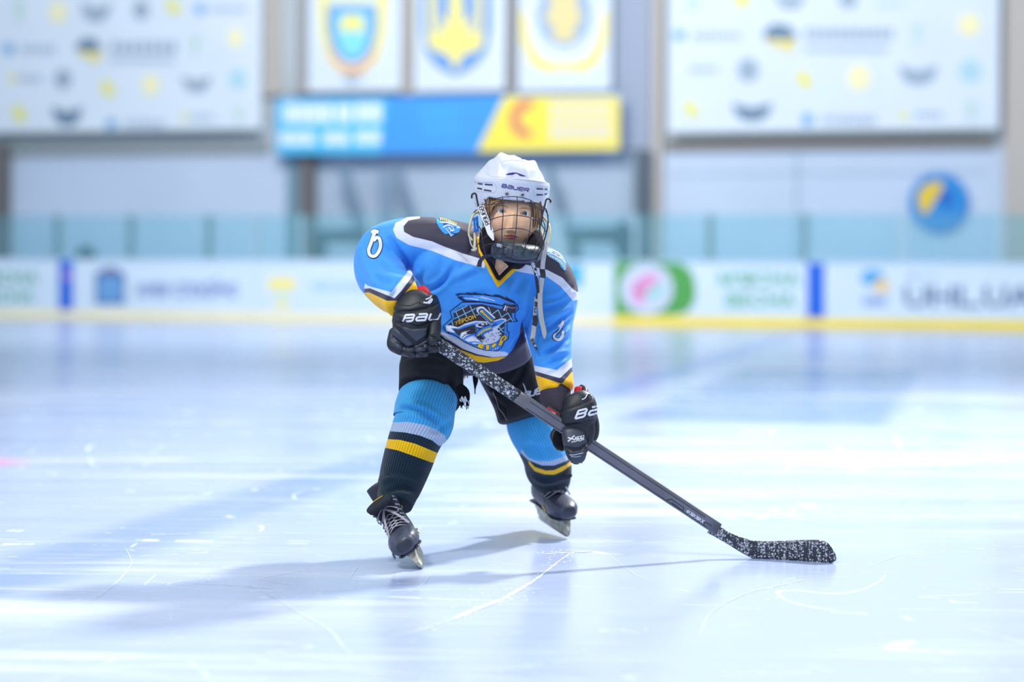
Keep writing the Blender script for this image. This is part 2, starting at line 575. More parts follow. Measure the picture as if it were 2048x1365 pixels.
# ---------------- ice
def ice_material():
    m = bpy.data.materials.new('ice'); m.use_nodes = True
    n = m.node_tree.nodes; l = m.node_tree.links; b = n['Principled BSDF']
    def math_(op, a, bb=None, c=None):
        x = n.new('ShaderNodeMath'); x.operation = op
        for i, v in enumerate((a, bb, c)):
            if v is None: continue
            if isinstance(v, (int, float)): x.inputs[i].default_value = v
            else: l.new(v, x.inputs[i])
        return x.outputs[0]
    geo = n.new('ShaderNodeNewGeometry')
    pos = geo.outputs['Position']
    def dot(v, w_):
        x = n.new('ShaderNodeVectorMath'); x.operation = 'DOT_PRODUCT'; l.new(v, x.inputs[0]); x.inputs[1].default_value = w_; return x.outputs['Value']
    sub = n.new('ShaderNodeVectorMath'); sub.operation = 'SUBTRACT'; l.new(pos, sub.inputs[0]); sub.inputs[1].default_value = tuple(B0)
    q = dot(sub.outputs[0], tuple(uV)); o = dot(sub.outputs[0], tuple(nV))
    def band(v, a, bb, soft):
        lo = n.new('ShaderNodeMapRange'); lo.interpolation_type = 'SMOOTHSTEP'; l.new(v, lo.inputs[0]); lo.inputs[1].default_value = a - soft; lo.inputs[2].default_value = a + soft
        hi = n.new('ShaderNodeMapRange'); hi.interpolation_type = 'SMOOTHSTEP'; l.new(v, hi.inputs[0]); hi.inputs[1].default_value = bb - soft; hi.inputs[2].default_value = bb + soft
        return math_('SUBTRACT', lo.outputs[0], hi.outputs[0])
    # paint under the ice
    sb = s_of(1631, 0); sa = s_of(131, 0)
    blue = math_('MAXIMUM', band(q, sb - .17, sb + .17, .09), band(q, sa - .17, sa + .17, .09))
    # advert square painted in the far zone
    c0 = [( (ice_at(a, b_) - B0).dot(uV), (ice_at(a, b_) - B0).dot(nV)) for a, b_ in ((1370, 843), (1475, 735), (1880, 741), (1863, 847))]
    adv = math_('MULTIPLY', band(q, sb + 0.55, sb + 2.1, .10), band(o, c0[0][1], c0[1][1], .4))
    spot_p = ice_at(2, 927)
    dist = n.new('ShaderNodeVectorMath'); dist.operation = 'DISTANCE'; l.new(pos, dist.inputs[0]); dist.inputs[1].default_value = (spot_p.x - 0.2, spot_p.y, 0)
    dsp = n.new('ShaderNodeMapRange'); l.new(dist.outputs['Value'], dsp.inputs[0]); dsp.inputs[1].default_value = .36; dsp.inputs[2].default_value = .2
    def noise(scale, det=3, sx=1, sy=1, rot=0, rough=.5, off=0):
        mp = n.new('ShaderNodeMapping'); l.new(pos, mp.inputs[0]); mp.inputs['Scale'].default_value = (sx, sy, 1); mp.inputs['Rotation'].default_value = (0, 0, rot); mp.inputs['Location'].default_value = (off, off, 0)
        t = n.new('ShaderNodeTexNoise'); t.inputs['Scale'].default_value = scale; t.inputs['Detail'].default_value = det; t.inputs['Roughness'].default_value = rough
        l.new(mp.outputs[0], t.inputs['Vector']); return t.outputs['Fac']
    def mr(v, a, bb, c=0, d=1):
        x = n.new('ShaderNodeMapRange'); l.new(v, x.inputs[0]); x.inputs[1].default_value = a; x.inputs[2].default_value = bb; x.inputs[3].default_value = c; x.inputs[4].default_value = d; return x.outputs[0]
    def scratch(scale, sx, sy, rot, wd, thr, off):
        a = noise(scale, 1.5, sx, sy, rot, .35, off)
        line = mr(math_('ABSOLUTE', math_('SUBTRACT', a, .5)), 0, wd, 1, 0)
        gate = mr(noise(scale * 2.3, 3, sy, sx, rot + .6, .6, off + 9), thr, thr + .06)
        return math_('MULTIPLY', line, gate)
    s1 = scratch(1.1, 1, .6, .4, .0022, .50, 3)
    s2 = scratch(.9, .5, 1.3, -.5, .0020, .52, 11)
    s3 = scratch(2.6, .35, 1.5, .12, .004, .53, 23)
    s4 = scratch(1.6, .25, 1.8, -.08, .006, .54, 31)
    sc = math_('MAXIMUM', math_('MAXIMUM', s1, s2), math_('MAXIMUM', s3, s4))
    # wiped snow streaks running roughly across the view
    st = mr(noise(1.3, 8, .18, 2.0, .05, .74, 5), .50, .66)
    fine = mr(noise(9, 6, .25, 2.0, .08, .7, 2), .50, .80)
    big = mr(noise(.45, 3, .6, 1.0, .2, .5, 7), .42, .66)
    snow = math_('MULTIPLY', math_('MULTIPLY', math_('ADD', st, math_('MULTIPLY', fine, .8)), big), .9)
    snow = math_('MINIMUM', math_('MAXIMUM', snow, math_('MULTIPLY', sc, .75)), 1)
    def mix(f, a, bb):
        x = n.new('ShaderNodeMix'); x.data_type = 'RGBA'; l.new(f, x.inputs['Factor'])
        for k, v in (('A', a), ('B', bb)):
            if isinstance(v, tuple): x.inputs[k].default_value = v
            else: l.new(v, x.inputs[k])
        return x.outputs['Result']
    base = mix(noise(.5, 4, 1, 1, 0, .6, 1), lin(ICE_A), lin(ICE_B))
    base = mix(math_('MULTIPLY', blue, .5), base, lin((90, 122, 214)))
    base = mix(math_('MULTIPLY', adv, .7), base, lin((84, 118, 160)))
    base = mix(math_('MULTIPLY', dsp.outputs[0], .55), base, lin((226, 90, 150)))
    base = mix(math_('MULTIPLY', snow, .85), base, lin((226, 232, 244)))
    l.new(base, b.inputs['Base Color'])
    rg = math_('ADD', mr(noise(2.2, 5, .35, 1.4, .1, .6, 4), .35, .7, .13, .26), math_('MULTIPLY', snow, .35))
    l.new(rg, b.inputs['Roughness'])
    b.inputs['IOR'].default_value = 1.31
    b.inputs['Specular IOR Level'].default_value = 0.5
    bp = n.new('ShaderNodeBump'); bp.inputs['Strength'].default_value = .12; bp.inputs['Distance'].default_value = .004
    hgt = math_('ADD', noise(3.0, 4, .3, 1.0, .1, .5, 6), math_('MULTIPLY', sc, .5))
    l.new(hgt, bp.inputs['Height']); l.new(bp.outputs[0], b.inputs['Normal'])
    return m
ICE_A, ICE_B = (176, 189, 222), (158, 174, 213)
ice = ice_material()
mb = MB()
NX = 24
mb.add([(-60, -6, 0), (60, -6, 0), (60, 60, 0), (-60, 60, 0)], [(0, 1, 2, 3)], ice, False)
# rough scraped skate tracks lying on the ice
snow_m = mat('scraped_snow', (214, 222, 238), .9, .1, 0, (90, .03))
rnd = random.Random(4)
def track(pts, wd, rag, z=0.0012, seedn=0):
    c = cat(pts, 14); r_ = random.Random(seedn)
    vs = []; fs = []
    for i, (x, y) in enumerate(c):
        t = c[min(i + 1, len(c) - 1)] - c[max(i - 1, 0)]; p = ice_at(x, y); p2 = ice_at(x + t[0], y + t[1])
        d = (p2 - p); d.z = 0; d.normalize(); nn = Vector((-d.y, d.x, 0))
        e = math.sin(math.pi * (i + .3) / (len(c) + .6)) ** .4
        a = .6 * wd * e * (1 - rag * r_.random()); b_ = .6 * wd * e * (1 - rag * r_.random())
        for s in (-a, b_):
            v = p + nn * s; vs.append((v.x, v.y, z))
    for i in range(len(c) - 1): fs.append((2 * i, 2 * i + 1, 2 * i + 3, 2 * i + 2))
    mb.add(vs, fs, snow_m, False)
def crumbs(pts, n_, spread, seedn):
    c = cat(pts, 10); r_ = random.Random(seedn)
    for _ in range(n_):
        x, y = c[r_.randrange(len(c))]; p = ice_at(x, y)
        p = p + Vector((r_.gauss(0, spread), r_.gauss(0, spread * 1.5), 0)); q = .0007 + .0026 * r_.random() ** 3
        k = 6; vs = [(p.x + q * math.cos(a) * (1 + .5 * r_.random()), p.y + q * 1.6 * math.sin(a), .0006) for a in [6.283 * j / k for j in range(k)]] + [(p.x, p.y, q * .8)]
        mb.add(vs, [(j, (j + 1) % k, k) for j in range(k)], snow_m, True)
T1 = [(760, 1281), (840, 1262), (905, 1240), (950, 1222), (1010, 1198), (1060, 1168), (1100, 1138), (1130, 1115), (1150, 1106)]
track(T1, .0085, .75, seedn=1); track([(x + 3, y - 3) for x, y in T1[2:6]], .018, .95, .0011, 2)
track([(1090, 1110), (1115, 1108), (1150, 1106), (1192, 1104)], .014, .85, seedn=3)
crumbs(T1[1:], 200, .025, 1); crumbs([(1090, 1108), (1190, 1104)], 70, .02, 2)
crumbs([(950, 1205), (1040, 1180)], 120, .05, 8)
track([(480, 1167), (540, 1190), (590, 1222), (640, 1250), (665, 1268), (690, 1300), (722, 1333)], .004, .6, seedn=4)
track([(250, 1095), (262, 1128), (240, 1160), (210, 1185), (170, 1210)], .0035, .6, seedn=5)
track([(530, 1162), (590, 1172)], .003, .6, seedn=6); track([(700, 1156), (715, 1136)], .003, .5, seedn=7)
track([(520, 1158), (560, 1150), (610, 1142)], .003, .6, seedn=9)
track([(1700, 1155), (1620, 1160), (1560, 1172), (1500, 1186), (1450, 1208), (1418, 1232), (1400, 1270)], .0035, .7, seedn=10)
crumbs([(1600, 1160), (1540, 1176), (1480, 1192)], 60, .02, 5)
track([(1210, 1105), (1270, 1150), (1300, 1160)], .002, .6, seedn=11)
track([(860, 1140), (855, 1160), (830, 1180), (790, 1192)], .002, .6, seedn=12)
track([(440, 1075), (540, 1085), (650, 1088)], .003, .7, seedn=13)
track([(390, 1168), (470, 1172), (560, 1180)], .006, .9, seedn=14); crumbs([(330, 1160), (440, 1172)], 50, .03, 6)
track([(1150, 1083), (1250, 1088), (1330, 1092)], .004, .8, seedn=15)
track([(1300, 955), (1360, 948), (1420, 942)], .01, .9, seedn=16)
track([(1740, 1132), (1800, 1112), (1810, 1110)], .003, .8, seedn=17)
track([(1786, 872), (1796, 882), (1800, 900)], .01, .8, seedn=18)
track([(170, 905), (190, 890), (250, 886), (290, 890)], .02, .95, seedn=19)
track([(178, 912), (184, 930), (200, 938)], .008, .8, seedn=20)
track([(560, 960), (480, 965), (400, 978)], .01, .9, seedn=21)
ob = build(mb, 'floor'); tag(ob, kind='structure')

# ---------------- rink boards
white_b = mat('board_white', (214, 232, 248), .35, .5, 0, (1.2, .03))
yellow_k = mat('kick_yellow', (252, 226, 84), .45, .4, 0, (2, .06))
yellow_k2 = mat('kick_pale_yellow', (250, 240, 196), .45, .4, 0, (2, .04))
rail_m = mat('cap_rail', (190, 218, 238), .4, .5)
blue_s = mat('strip_blue', (30, 104, 220), .45, .4)
BW = .10
secs = [(-1900, 118), (118, 515), (515, 1228), (1228, 1615), (1615, 3400)]
labs = ['white rink board with green lettering cut by the left frame edge',
        'white rink board left of the skater with blue strip, grey-blue badge and slate lettering',
        'pale rink board behind the skater with a pale yellow figure and faint cyan lettering',
        'white rink board right of the skater with green square, pale disc and green lettering',
        'white rink board at the right edge with blue strip and large dark letters']
BO = []
for i, ((a, b_), lb) in enumerate(zip(secs, labs)):
    mb = MB(); s0, s1 = s_of(a, 0), s_of(b_, 0)
    wbox(mb, s0 + .004, s1 - .004, 0, BW, 0.0, 1.13, white_b)
    o = build(mb, 'rink_board'); tag(o, lb, 'rink board', 'dasher boards along the far side of the rink'); BO.append(o)
    mb = MB(); wbox(mb, s0 + .004, s1 - .004, -.02, BW + .02, 1.132, 1.162, rail_m); build(mb, 'cap_rail', o)
    mb = MB(); wbox(mb, s0 + .004, s1 - .004, -.012, -.001, 0.004, .175, yellow_k if i >= 3 else yellow_k2); build(mb, 'kick_plate', o)
green_t = mat('print_green', (92, 178, 140), .6); green_t2 = mat('print_green_square', (84, 164, 84), .6)
navy_t = mat('print_slate', (92, 130, 180), .6); purple_t = mat('print_periwinkle', (92, 118, 190), .6); cyan_t = mat('print_cyan', (60, 176, 214), .6)
pale_y = mat('print_pale_yellow', (250, 236, 150), .6); pale_c = mat('print_pale_cyan', (196, 232, 246), .6); pink_t = mat('print_pink', (226, 150, 200), .6)
lav_t = mat('print_lavender', (205, 214, 240), .6); teal_l = mat('print_teal', (150, 215, 205), .6); mauve = mat('print_mauve', (150, 130, 170), .6)
WH = wall_hit(-.004); OFF = -.004
# left end
mb = MB(); art_text(mb, WH, "М'ЯСНА", (-62, 570), 138, 28, green_t, 0); art_text(mb, WH, "ВЕСНА", (-44, 607), 112, 26, green_t, 0); build(mb, 'lettering', BO[0])
mb = MB(); flat(mb, OFF, [(118, 521), (146, 521), (146, 626), (118, 626)], blue_s); flat(mb, OFF - .003, ell(135, 552, 6, 8), pink_t); build(mb, 'blue_strip', BO[1])
mb = MB()
flat(mb, OFF, [(190, 548), (205, 538), (220, 533), (235, 538), (250, 548), (250, 610), (190, 610)], navy_t)
flat(mb, OFF - .003, [(198, 556), (242, 556), (242, 600), (198, 600)], mat('print_blue_badge', (110, 166, 218), .6))
flat(mb, OFF - .003, [(205, 541), (235, 541), (232, 548), (208, 548)], mauve)
build(mb, 'badge', BO[1])
mb = MB(); art_text(mb, WH, "ЖИВИ СПОКІЙНО", (270, 596), 206, 38, purple_t, 0); build(mb, 'lettering', BO[1])
mb = MB()
flat(mb, OFF, [(534, 553), (550, 556), (563, 553), (577, 556), (592, 553), (590, 580), (578, 590), (577, 600), (581, 614), (548, 614), (552, 600), (551, 590), (537, 580)], pale_y)
flat(mb, OFF - .003, [(548, 582), (580, 582), (576, 598), (552, 598)], pale_c)
build(mb, 'emblem', BO[2])
mb = MB(); art_text(mb, WH, "ХЕРСОНСЬКА", (622, 582), 130, 17, cyan_t, 0, bold=False); build(mb, 'lettering', BO[2]); mb = MB(); flat(mb, OFF, [(1130, 530), (1166, 530), (1164, 574), (1130, 574)], cyan_t); build(mb, 'cyan_block', BO[2])
mb = MB()
flat(mb, OFF, [(1229, 523), (1340, 523), (1366, 529), (1384, 545), (1390, 566), (1392, 590), (1386, 610), (1372, 626), (1350, 631), (1229, 631)], green_t2)
flat(mb, OFF - .003, ell(1293, 578, 53, 51, 32), lav_t)
flat(mb, OFF - .006, ell(1290, 566, 30, 14, 18, -.5), pink_t); flat(mb, OFF - .006, ell(1312, 584, 22, 10, 18, -.6), teal_l); flat(mb, OFF - .006, ell(1278, 592, 14, 16, 18), pink_t)
build(mb, 'picture', BO[3])
mb = MB(); art_text(mb, WH, "М'ЯСНА", (1437, 573), 164, 30, green_t, 0); art_text(mb, WH, "ВЕСНА", (1452, 617), 140, 32, green_t, 0); build(mb, 'lettering', BO[3])
mb = MB(); flat(mb, OFF, [(1615, 523), (1649, 523), (1649, 638), (1615, 638)], blue_s); build(mb, 'blue_strip', BO[4])
mb = MB()
flat(mb, OFF, ell(1745, 556, 24, 17), mat('print_sky', (84, 172, 226), .6)); flat(mb, OFF - .003, ell(1763, 572, 17, 14), mat('print_gold', (240, 208, 150), .6))
flat(mb, OFF, [(1722, 594), (1776, 594), (1770, 612), (1728, 612)], mat('print_pale_navy', (150, 178, 220), .6)); build(mb, 'emblem', BO[4])
mb = MB(); art_text(mb, WH, "UHL.UA", (1808, 616), 262, 44, mat('print_navy', (104, 126, 162), .6), 0); art_text(mb, WH, "ФХУ", (1812, 560), 70, 14, mat('print_pale_navy', (1, 1, 1)), 0, bold=False); build(mb, 'lettering', BO[4])

# ---------------- glass on top of the boards
def glass_mat():
    m = bpy.data.materials.new('rink_glass'); m.use_nodes = True; n = m.node_tree.nodes; l = m.node_tree.links
    n.remove(n['Principled BSDF']); out = n['Material Output']
    t = n.new('ShaderNodeBsdfTransparent'); t.inputs[0].default_value = (.84, .96, .98, 1)
    g = n.new('ShaderNodeBsdfGlossy'); g.inputs['Roughness'].default_value = .03
    d = n.new('ShaderNodeBsdfDiffuse'); d.inputs[0].default_value = lin((150, 205, 218))
    nz = n.new('ShaderNodeTexNoise'); nz.inputs['Scale'].default_value = 1.2
    mr = n.new('ShaderNodeMapRange'); mr.inputs['To Min'].default_value = .08; mr.inputs['To Max'].default_value = .20; l.new(nz.outputs['Fac'], mr.inputs['Value'])
    m1 = n.new('ShaderNodeMixShader'); l.new(mr.outputs[0], m1.inputs[0]); l.new(t.outputs[0], m1.inputs[1]); l.new(d.outputs[0], m1.inputs[2])
    fr = n.new('ShaderNodeFresnel'); fr.inputs[0].default_value = 1.3
    m2 = n.new('ShaderNodeMixShader'); l.new(fr.outputs[0], m2.inputs[0]); l.new(m1.outputs[0], m2.inputs[1]); l.new(g.outputs[0], m2.inputs[2])
    l.new(m2.outputs[0], out.inputs[0]); return m
gm = glass_mat()
post_m = mat('post_grey_teal', (104, 146, 158), .5, .5); post_p = mat('post_pale', (150, 190, 204), .5, .5)
GZ0, GZ1 = 1.163, 1.98
posts = [-1850, -1560, -1290, -1040, -790, -560, -330, -110, 115, 262, 418, 515, 602, 740, 900, 1010, 1120, 1270, 1420, 1610, 1805, 2000, 2230, 2480, 2760, 3060, 3380]
dark = {262, 418, 115, 1420, 1610}
wh = {115: 'behind the left blue strip', 262: 'above the dark lettering, left half', 418: 'darkest one, above the end of the dark lettering', 515: 'pale one left of the brown pillar', 1420: 'above the left end of the right-hand green lettering', 1610: 'right above the right-hand blue strip', 1805: 'left of and under the round blue emblem', 2000: 'near the right edge of the frame', 602: 'in front of the brown pillar', 1270: 'in front of the dark pillar', 740: 'directly left of the skater shoulder', 1120: 'directly right of the helmet'}
def bsec(px): return [i for i, (a, b_) in enumerate(secs) if px <= b_ or i == 4][0]
for px in posts:
    mb = MB(); s = s_of(px, .05); hw = .055 if px in dark else .035
    wbox(mb, s - hw, s + hw, .02, .08, GZ0, GZ1 + .01, post_m if px in dark else post_p)
    build(mb, 'glass_post', BO[bsec(px)])
gl = {(-110, 115): 'at the left frame edge', (115, 262): 'above the left blue strip', (262, 418): 'above the dark lettering', (418, 515): 'narrow one between the dark post and the pale post', (515, 602): 'left of the brown pillar', (602, 740): 'between the brown pillar and the skater shoulder', (1120, 1270): 'between the helmet and the dark pillar', (1270, 1420): 'above the green square', (1420, 1610): 'above the right-hand green lettering', (1610, 1805): 'right of the right-hand blue strip', (1805, 2000): 'under the round blue emblem', (2000, 2230): 'at the right frame edge'}
for a, b_ in zip(posts[:-1], posts[1:]):
    mb = MB(); wbox(mb, s_of(a, .05) + .06, s_of(b_, .05) - .06, .044, .056, GZ0, GZ1, gm)
    build(mb, 'glass_panel', BO[bsec((a + b_) / 2)])

# ---------------- hall wall
WO = 3.0
wall_m = mat('wall_panel', (196, 206, 212), .8, .2, 0, (.6, .05))
low_m = mat('wall_lower', (202, 218, 240), .8, .2, 0, (.5, .05))
bay_m = mat('wall_bay', (184, 202, 222), .8, .2, 0, (.5, .08))
z_mid = z_of(1024, 300, WO)
s0, s1 = s_of(-2600, WO), s_of(4200, WO)
mb = MB(); wbox(mb, s0, s1, WO, WO + .3, 0, 10, wall_m)
zl = z_of(1024, 312, WO)
wbox(mb, s_of(8, WO), s_of(575, WO), WO - .03, WO, 0, z_of(200, 318, WO), low_m)
wbox(mb, s_of(1310, WO), s_of(2040, WO), WO - .03, WO, 0, z_of(1600, 302, WO), low_m)
wbox(mb, s_of(575, WO), s_of(1310, WO), WO - .02, WO, 0, z_of(900, 310, WO), bay_m)
o = build(mb, 'wall_back'); tag(o, kind='structure')
trim = mat('trim_grey', (158, 168, 172), .7, .3); trim2 = mat('trim_warm', (150, 146, 142), .7, .3)
def wtrim(name, a, b_, t, bt, o0, m):
    mb = MB(); wbox(mb, s_of(a, WO), s_of(b_, WO), WO - o0, WO, z_of((a + b_) / 2, bt, WO), z_of((a + b_) / 2, t, WO), m)
    tag(build(mb, name), kind='structure')
wtrim('trim_1', 8, 535, 286, 306, .12, trim); wtrim('trim_2', 1335, 1985, 278, 299, .12, trim2)
wtrim('trim_3', 8, 530, 322, 326, .05, low_m); wtrim('trim_4', 1335, 1970, 345, 349, .05, mat('trim_blue_grey', (176, 196, 214)))
# low shadow gap between panels on the right
wtrim('trim_5', 1590, 1597, 300, 520, .05, mat('trim_blue_grey', (1, 1, 1)))
brown = mat('pillar_brown', (112, 110, 112), .7, .3, 0, (1.5, .08)); beige = mat('pillar_beige', (196, 190, 184), .8, .2); darkp = mat('pillar_dark', (92, 106, 120), .7, .3); bluep = mat('pillar_blue_grey', (164, 176, 196), .8, .2)
def pillar(a, b_, py0, py1, o0, m, name, label, grp='steel and plaster pillars of the hall wall'):
    mb = MB(); f_ = WO - o0
    zb = 0 if py1 is None else z_of((a + b_) / 2, py1, f_)
    zt = 10 if py0 is None else z_of((a + b_) / 2, py0, f_)
    v = .012
    wbox(mb, s_of(a, f_), s_of(b_, f_), f_, WO, zb, zt, m)
    wbox(mb, s_of(a, f_) - .05, s_of(b_, f_) + .05, f_ - .02, WO, zb, zb + .12, m)
    tag(build(mb, name), label, 'pillar', grp)
pillar(-14, 9, 288, None, .3, brown, 'wall_pillar', 'brown pillar at the very left edge, under the left banner')
pillar(597, 624, 306, None, .3, brown, 'wall_pillar', 'brown pillar under the left end of the blue and yellow banner')
pillar(572, 600, 306, None, .1, mat('pillar_teal', (124, 158, 176), .7), 'wall_pillar', 'blue-grey pillar attached to the left side of the brown pillar')
pillar(1268, 1300, 300, None, .4, darkp, 'wall_pillar', 'dark grey pillar right of the helmet, under the end of the yellow banner')
pillar(1302, 1322, None, None, .2, beige, 'wall_pillar', 'tall beige pillar beside the dark pillar, left of the right banner')
pillar(2008, 2062, None, None, .2, beige, 'wall_pillar', 'tall beige pillar right of the right banner')
pillar(528, 556, None, 190, .15, beige, 'wall_pillar', 'beige upper pillar right beside the left banner')
pillar(590, 612, None, 190, .25, mat('pillar_grey', (164, 166, 168), .8), 'wall_pillar', 'grey upper pillar left of the first narrow flag')
pillar(802, 822, None, 190, .15, beige, 'wall_pillar', 'beige upper pillar between the first and second narrow flags')
pillar(1012, 1030, None, 190, .15, mat('pillar_grey', (1, 1, 1)), 'wall_pillar', 'grey upper pillar between the second and third narrow flags')
pillar(1222, 1300, None, 300, .1, bluep, 'wall_pillar', 'wide blue-grey upper pillar right of the third narrow flag')

# slanting struts and bench furniture in the bay behind the glass
strut_m = mat('strut_slate', (104, 130, 156), .6, .4); dark_m = mat('bench_dark', (58, 78, 92), .6, .4)
def strut(p0, p1, wd, off, lab, m=strut_m):
    mb = MB(); a = on_plane(*p0, off); b_ = on_plane(*p1, off)
    rows = [(*a, wd, wd * .6), (*((a + b_) / 2), wd, wd * .6), (*b_, wd, wd * .6)]
    vs, fs, _ = loftW(rows, n=12, m=2, ex=6, cap=.05); mb.add(vs, fs, m, False)
    tag(build(mb, 'leaning_strut'), lab, 'strut', 'slanting struts in the bay behind the glass')
strut((684, 330), (742, 500), .10, 2.2, 'slanting grey strut nearest the brown pillar, left of the skater')
strut((790, 330), (846, 500), .10, 2.2, 'slanting grey strut just above the skater left shoulder')
strut((1098, 330), (1128, 470), .09, 2.2, 'slanting grey strut right beside the white helmet')
strut((768, 345), (774, 500), .13, 2.6, 'thick upright strut between the two slanting struts', mat('strut_soft', (136, 160, 186), .7))
def counter(a, b_, t, bt, off, lab):
    f_ = off; s0, s1 = s_of(a, f_), s_of(b_, f_); z1, z0 = z_of((a + b_) / 2, t, f_), z_of((a + b_) / 2, bt, f_)
    r = empty('players_bench', wpt((s0 + s1) / 2, f_, 0)); tag(r, lab, 'bench', 'dark benches behind the boards')
    mb = MB(); wbox(mb, s0, s1, f_, f_ + .5, z0, z1, dark_m); wbox(mb, s0 - .03, s1 + .03, f_ - .03, f_ + .53, z1, z1 + .03, strut_m); build(mb, 'bench_top', r)
    for s in (s0 + .1, s1 - .1):
        mb = MB(); wbox(mb, s - .05, s + .05, f_ + .05, f_ + .45, 0, z0, dark_m); build(mb, 'leg', r)
counter(622, 835, 462, 484, 1.1, 'dark bench with a thick top behind the glass, left of the skater')
counter(1135, 1262, 458, 484, 1.1, 'dark bench with a thick top behind the glass, right of the helmet')
# dark leaning chair-like shape at the right bench
mb = MB(); flat_solid(mb, .5, [(1214, 462), (1250, 440), (1254, 505), (1256, 660), (1236, 656), (1238, 512)], .3, dark_m)
tag(build(mb, 'equipment_bag'), 'dark slanted bag standing behind the boards under the dark pillar', 'bag')
mb = MB(); a = on_plane(172, 515, .55); rx = .215
vs = []; fs = []
NA, NB = 20, 8
for j in range(NB + 1):
    for i in range(NA):
        t = 2 * math.pi * i / NA; q = math.pi / 2 * j / NB
        p = a + uV * (rx * math.cos(t) * math.cos(q)) + nV * (.2 * math.sin(t) * math.cos(q)) + Vector((0, 0, .28 * math.sin(q) - .05)); vs.append(p)
for j in range(NB):
    for i in range(NA): fs.append((j * NA + i, j * NA + (i + 1) % NA, (j + 1) * NA + (i + 1) % NA, (j + 1) * NA + i))
mb.add(vs, fs, mat('dome_dark', (52, 104, 122), .6)); zb = a.z - .04
wbox(mb, (a - B0).dot(uV) - .17, (a - B0).dot(uV) + .17, .42, .68, 0, zb, mat('dome_dark', (1, 1, 1)))
tag(build(mb, 'litter_bin'), 'dark round-topped bin showing above the boards beside the left blue strip', 'bin')

# ---------------- banners
ban_w = mat('banner_white', (222, 234, 246), .7, .2, 0, (.8, .03))
def banner(name, a, b_, t, bt, lab, cat_, grp=None, m=ban_w, off=WO - .35, hang=True):
    mb = MB(); zt, zb = z_of((a + b_) / 2, t, off), z_of((a + b_) / 2, bt, off)
    s0, s1 = s_of(a, off), s_of(b_, off); k = 14
    vs = []; fs = []
    for i in range(k + 1):
        for j, o_ in ((0, 0), (1, .02)):
            for z in (zb, zt): vs.append(wpt(s0 + (s1 - s0) * i / k, off + o_ + .006 * math.sin(i * 1.7), z))
    for i in range(k):
        q = i * 4; r_ = q + 4
        fs += [(q, r_, r_ + 1, q + 1), (q + 2, q + 3, r_ + 3, r_ + 2), (q + 1, r_ + 1, r_ + 3, q + 3), (q, q + 2, r_ + 2, r_)]
    fs += [(0, 1, 3, 2), (k * 4, k * 4 + 2, k * 4 + 3, k * 4 + 1)]
    mb.add(vs, fs, m, False)
    o = build(mb, name); tag(o, lab, cat_, grp)
    if hang:
        mb = MB(); wbox(mb, s0, s1, off - .02, off + .04, zt, zt + .05, trim); build(mb, 'hanging_rail', o)
        mb = MB(); wbox(mb, s0, s1, off - .03, off - .007, zb, zb + .05, trim); build(mb, 'bottom_bar', o)
    return o
OB = WO - .35 - .012
LB = banner('sponsor_banner', -420, 520, -130, 268, 'large white banner covered in rows of small faded logos, upper left', 'banner', 'sponsor banners on the upper wall')
RB = banner('sponsor_banner', 1334, 1996, -150, 266, 'large white banner covered in rows of small faded logos, upper right', 'banner', 'sponsor banners on the upper wall')
c_y = mat('logo_pale_yellow', (250, 244, 196), .7); c_y2 = mat('logo_yellow', (236, 234, 150), .7); c_g = mat('logo_green', (196, 224, 216), .7); c_gr = mat('logo_grey', (158, 178, 196), .7)
c_b = mat('logo_blue', (120, 176, 224), .7); c_t = mat('logo_text', (176, 194, 216), .7); c_gold = mat('logo_gold', (238, 224, 140), .7); c_n = mat('logo_slate', (112, 140, 166), .7); c_tl = mat('logo_tealish', (180, 220, 232), .7)
def logos(ban, items):
    for kind, x, y, w_, h_, m in items:
        mb = MB()
        if kind == 'disc': flat(mb, OB, ell(x, y, w_ / 2, h_ / 2), m)
        elif kind == 'leaf': flat(mb, OB, [(x - w_ * .45, y - h_ * .4), (x, y - h_ * .5), (x + w_ * .4, y - h_ * .1), (x + w_ * .5, y + h_ * .3), (x + w_ * .1, y + h_ * .5), (x - w_ * .35, y + h_ * .2)], m)
        elif kind == 'bowl': flat(mb, OB, [(x - w_ / 2, y - h_ / 2), (x - w_ * .1, y - h_ * .25), (x + w_ * .1, y - h_ * .25), (x + w_ / 2, y - h_ / 2), (x + w_ * .42, y + h_ * .1), (x + w_ * .2, y + h_ * .5), (x - w_ * .2, y + h_ * .5), (x - w_ * .42, y + h_ * .1)], m)
        elif kind == 'tee': flat(mb, OB, [(x - w_ / 2, y - h_ / 2), (x + w_ / 2, y - h_ / 2), (x + w_ * .25, y), (x + w_ * .15, y + h_ / 2), (x - w_ * .15, y + h_ / 2), (x - w_ * .25, y)], m)
        elif kind == 'bars':
            k = max(3, int(w_ / (h_ * .8))); dx = w_ / k
            for i in range(k):
                xx = x - w_ / 2 + i * dx
                flat(mb, OB, [(xx, y - h_ / 2), (xx + dx * .72, y - h_ / 2), (xx + dx * .72, y + h_ / 2), (xx, y + h_ / 2)], m)
        elif kind == 'map':
            flat(mb, OB, [(x - w_ * .5, y - h_ * .2), (x - w_ * .2, y - h_ * .5), (x + w_ * .25, y - h_ * .45), (x + w_ * .5, y - h_ * .05), (x + w_ * .3, y + .02 * h_), (x - w_ * .4, y + .02 * h_)], c_n)
            flat(mb, OB, [(x - w_ * .42, y + .02 * h_), (x + w_ * .48, y + .02 * h_), (x + w_ * .42, y + h_ * .3), (x + w_ * .2, y + h_ * .5), (x, y + h_ * .28), (x - w_ * .35, y + h_ * .22)], c_gold)
        build(mb, 'logo', ban)
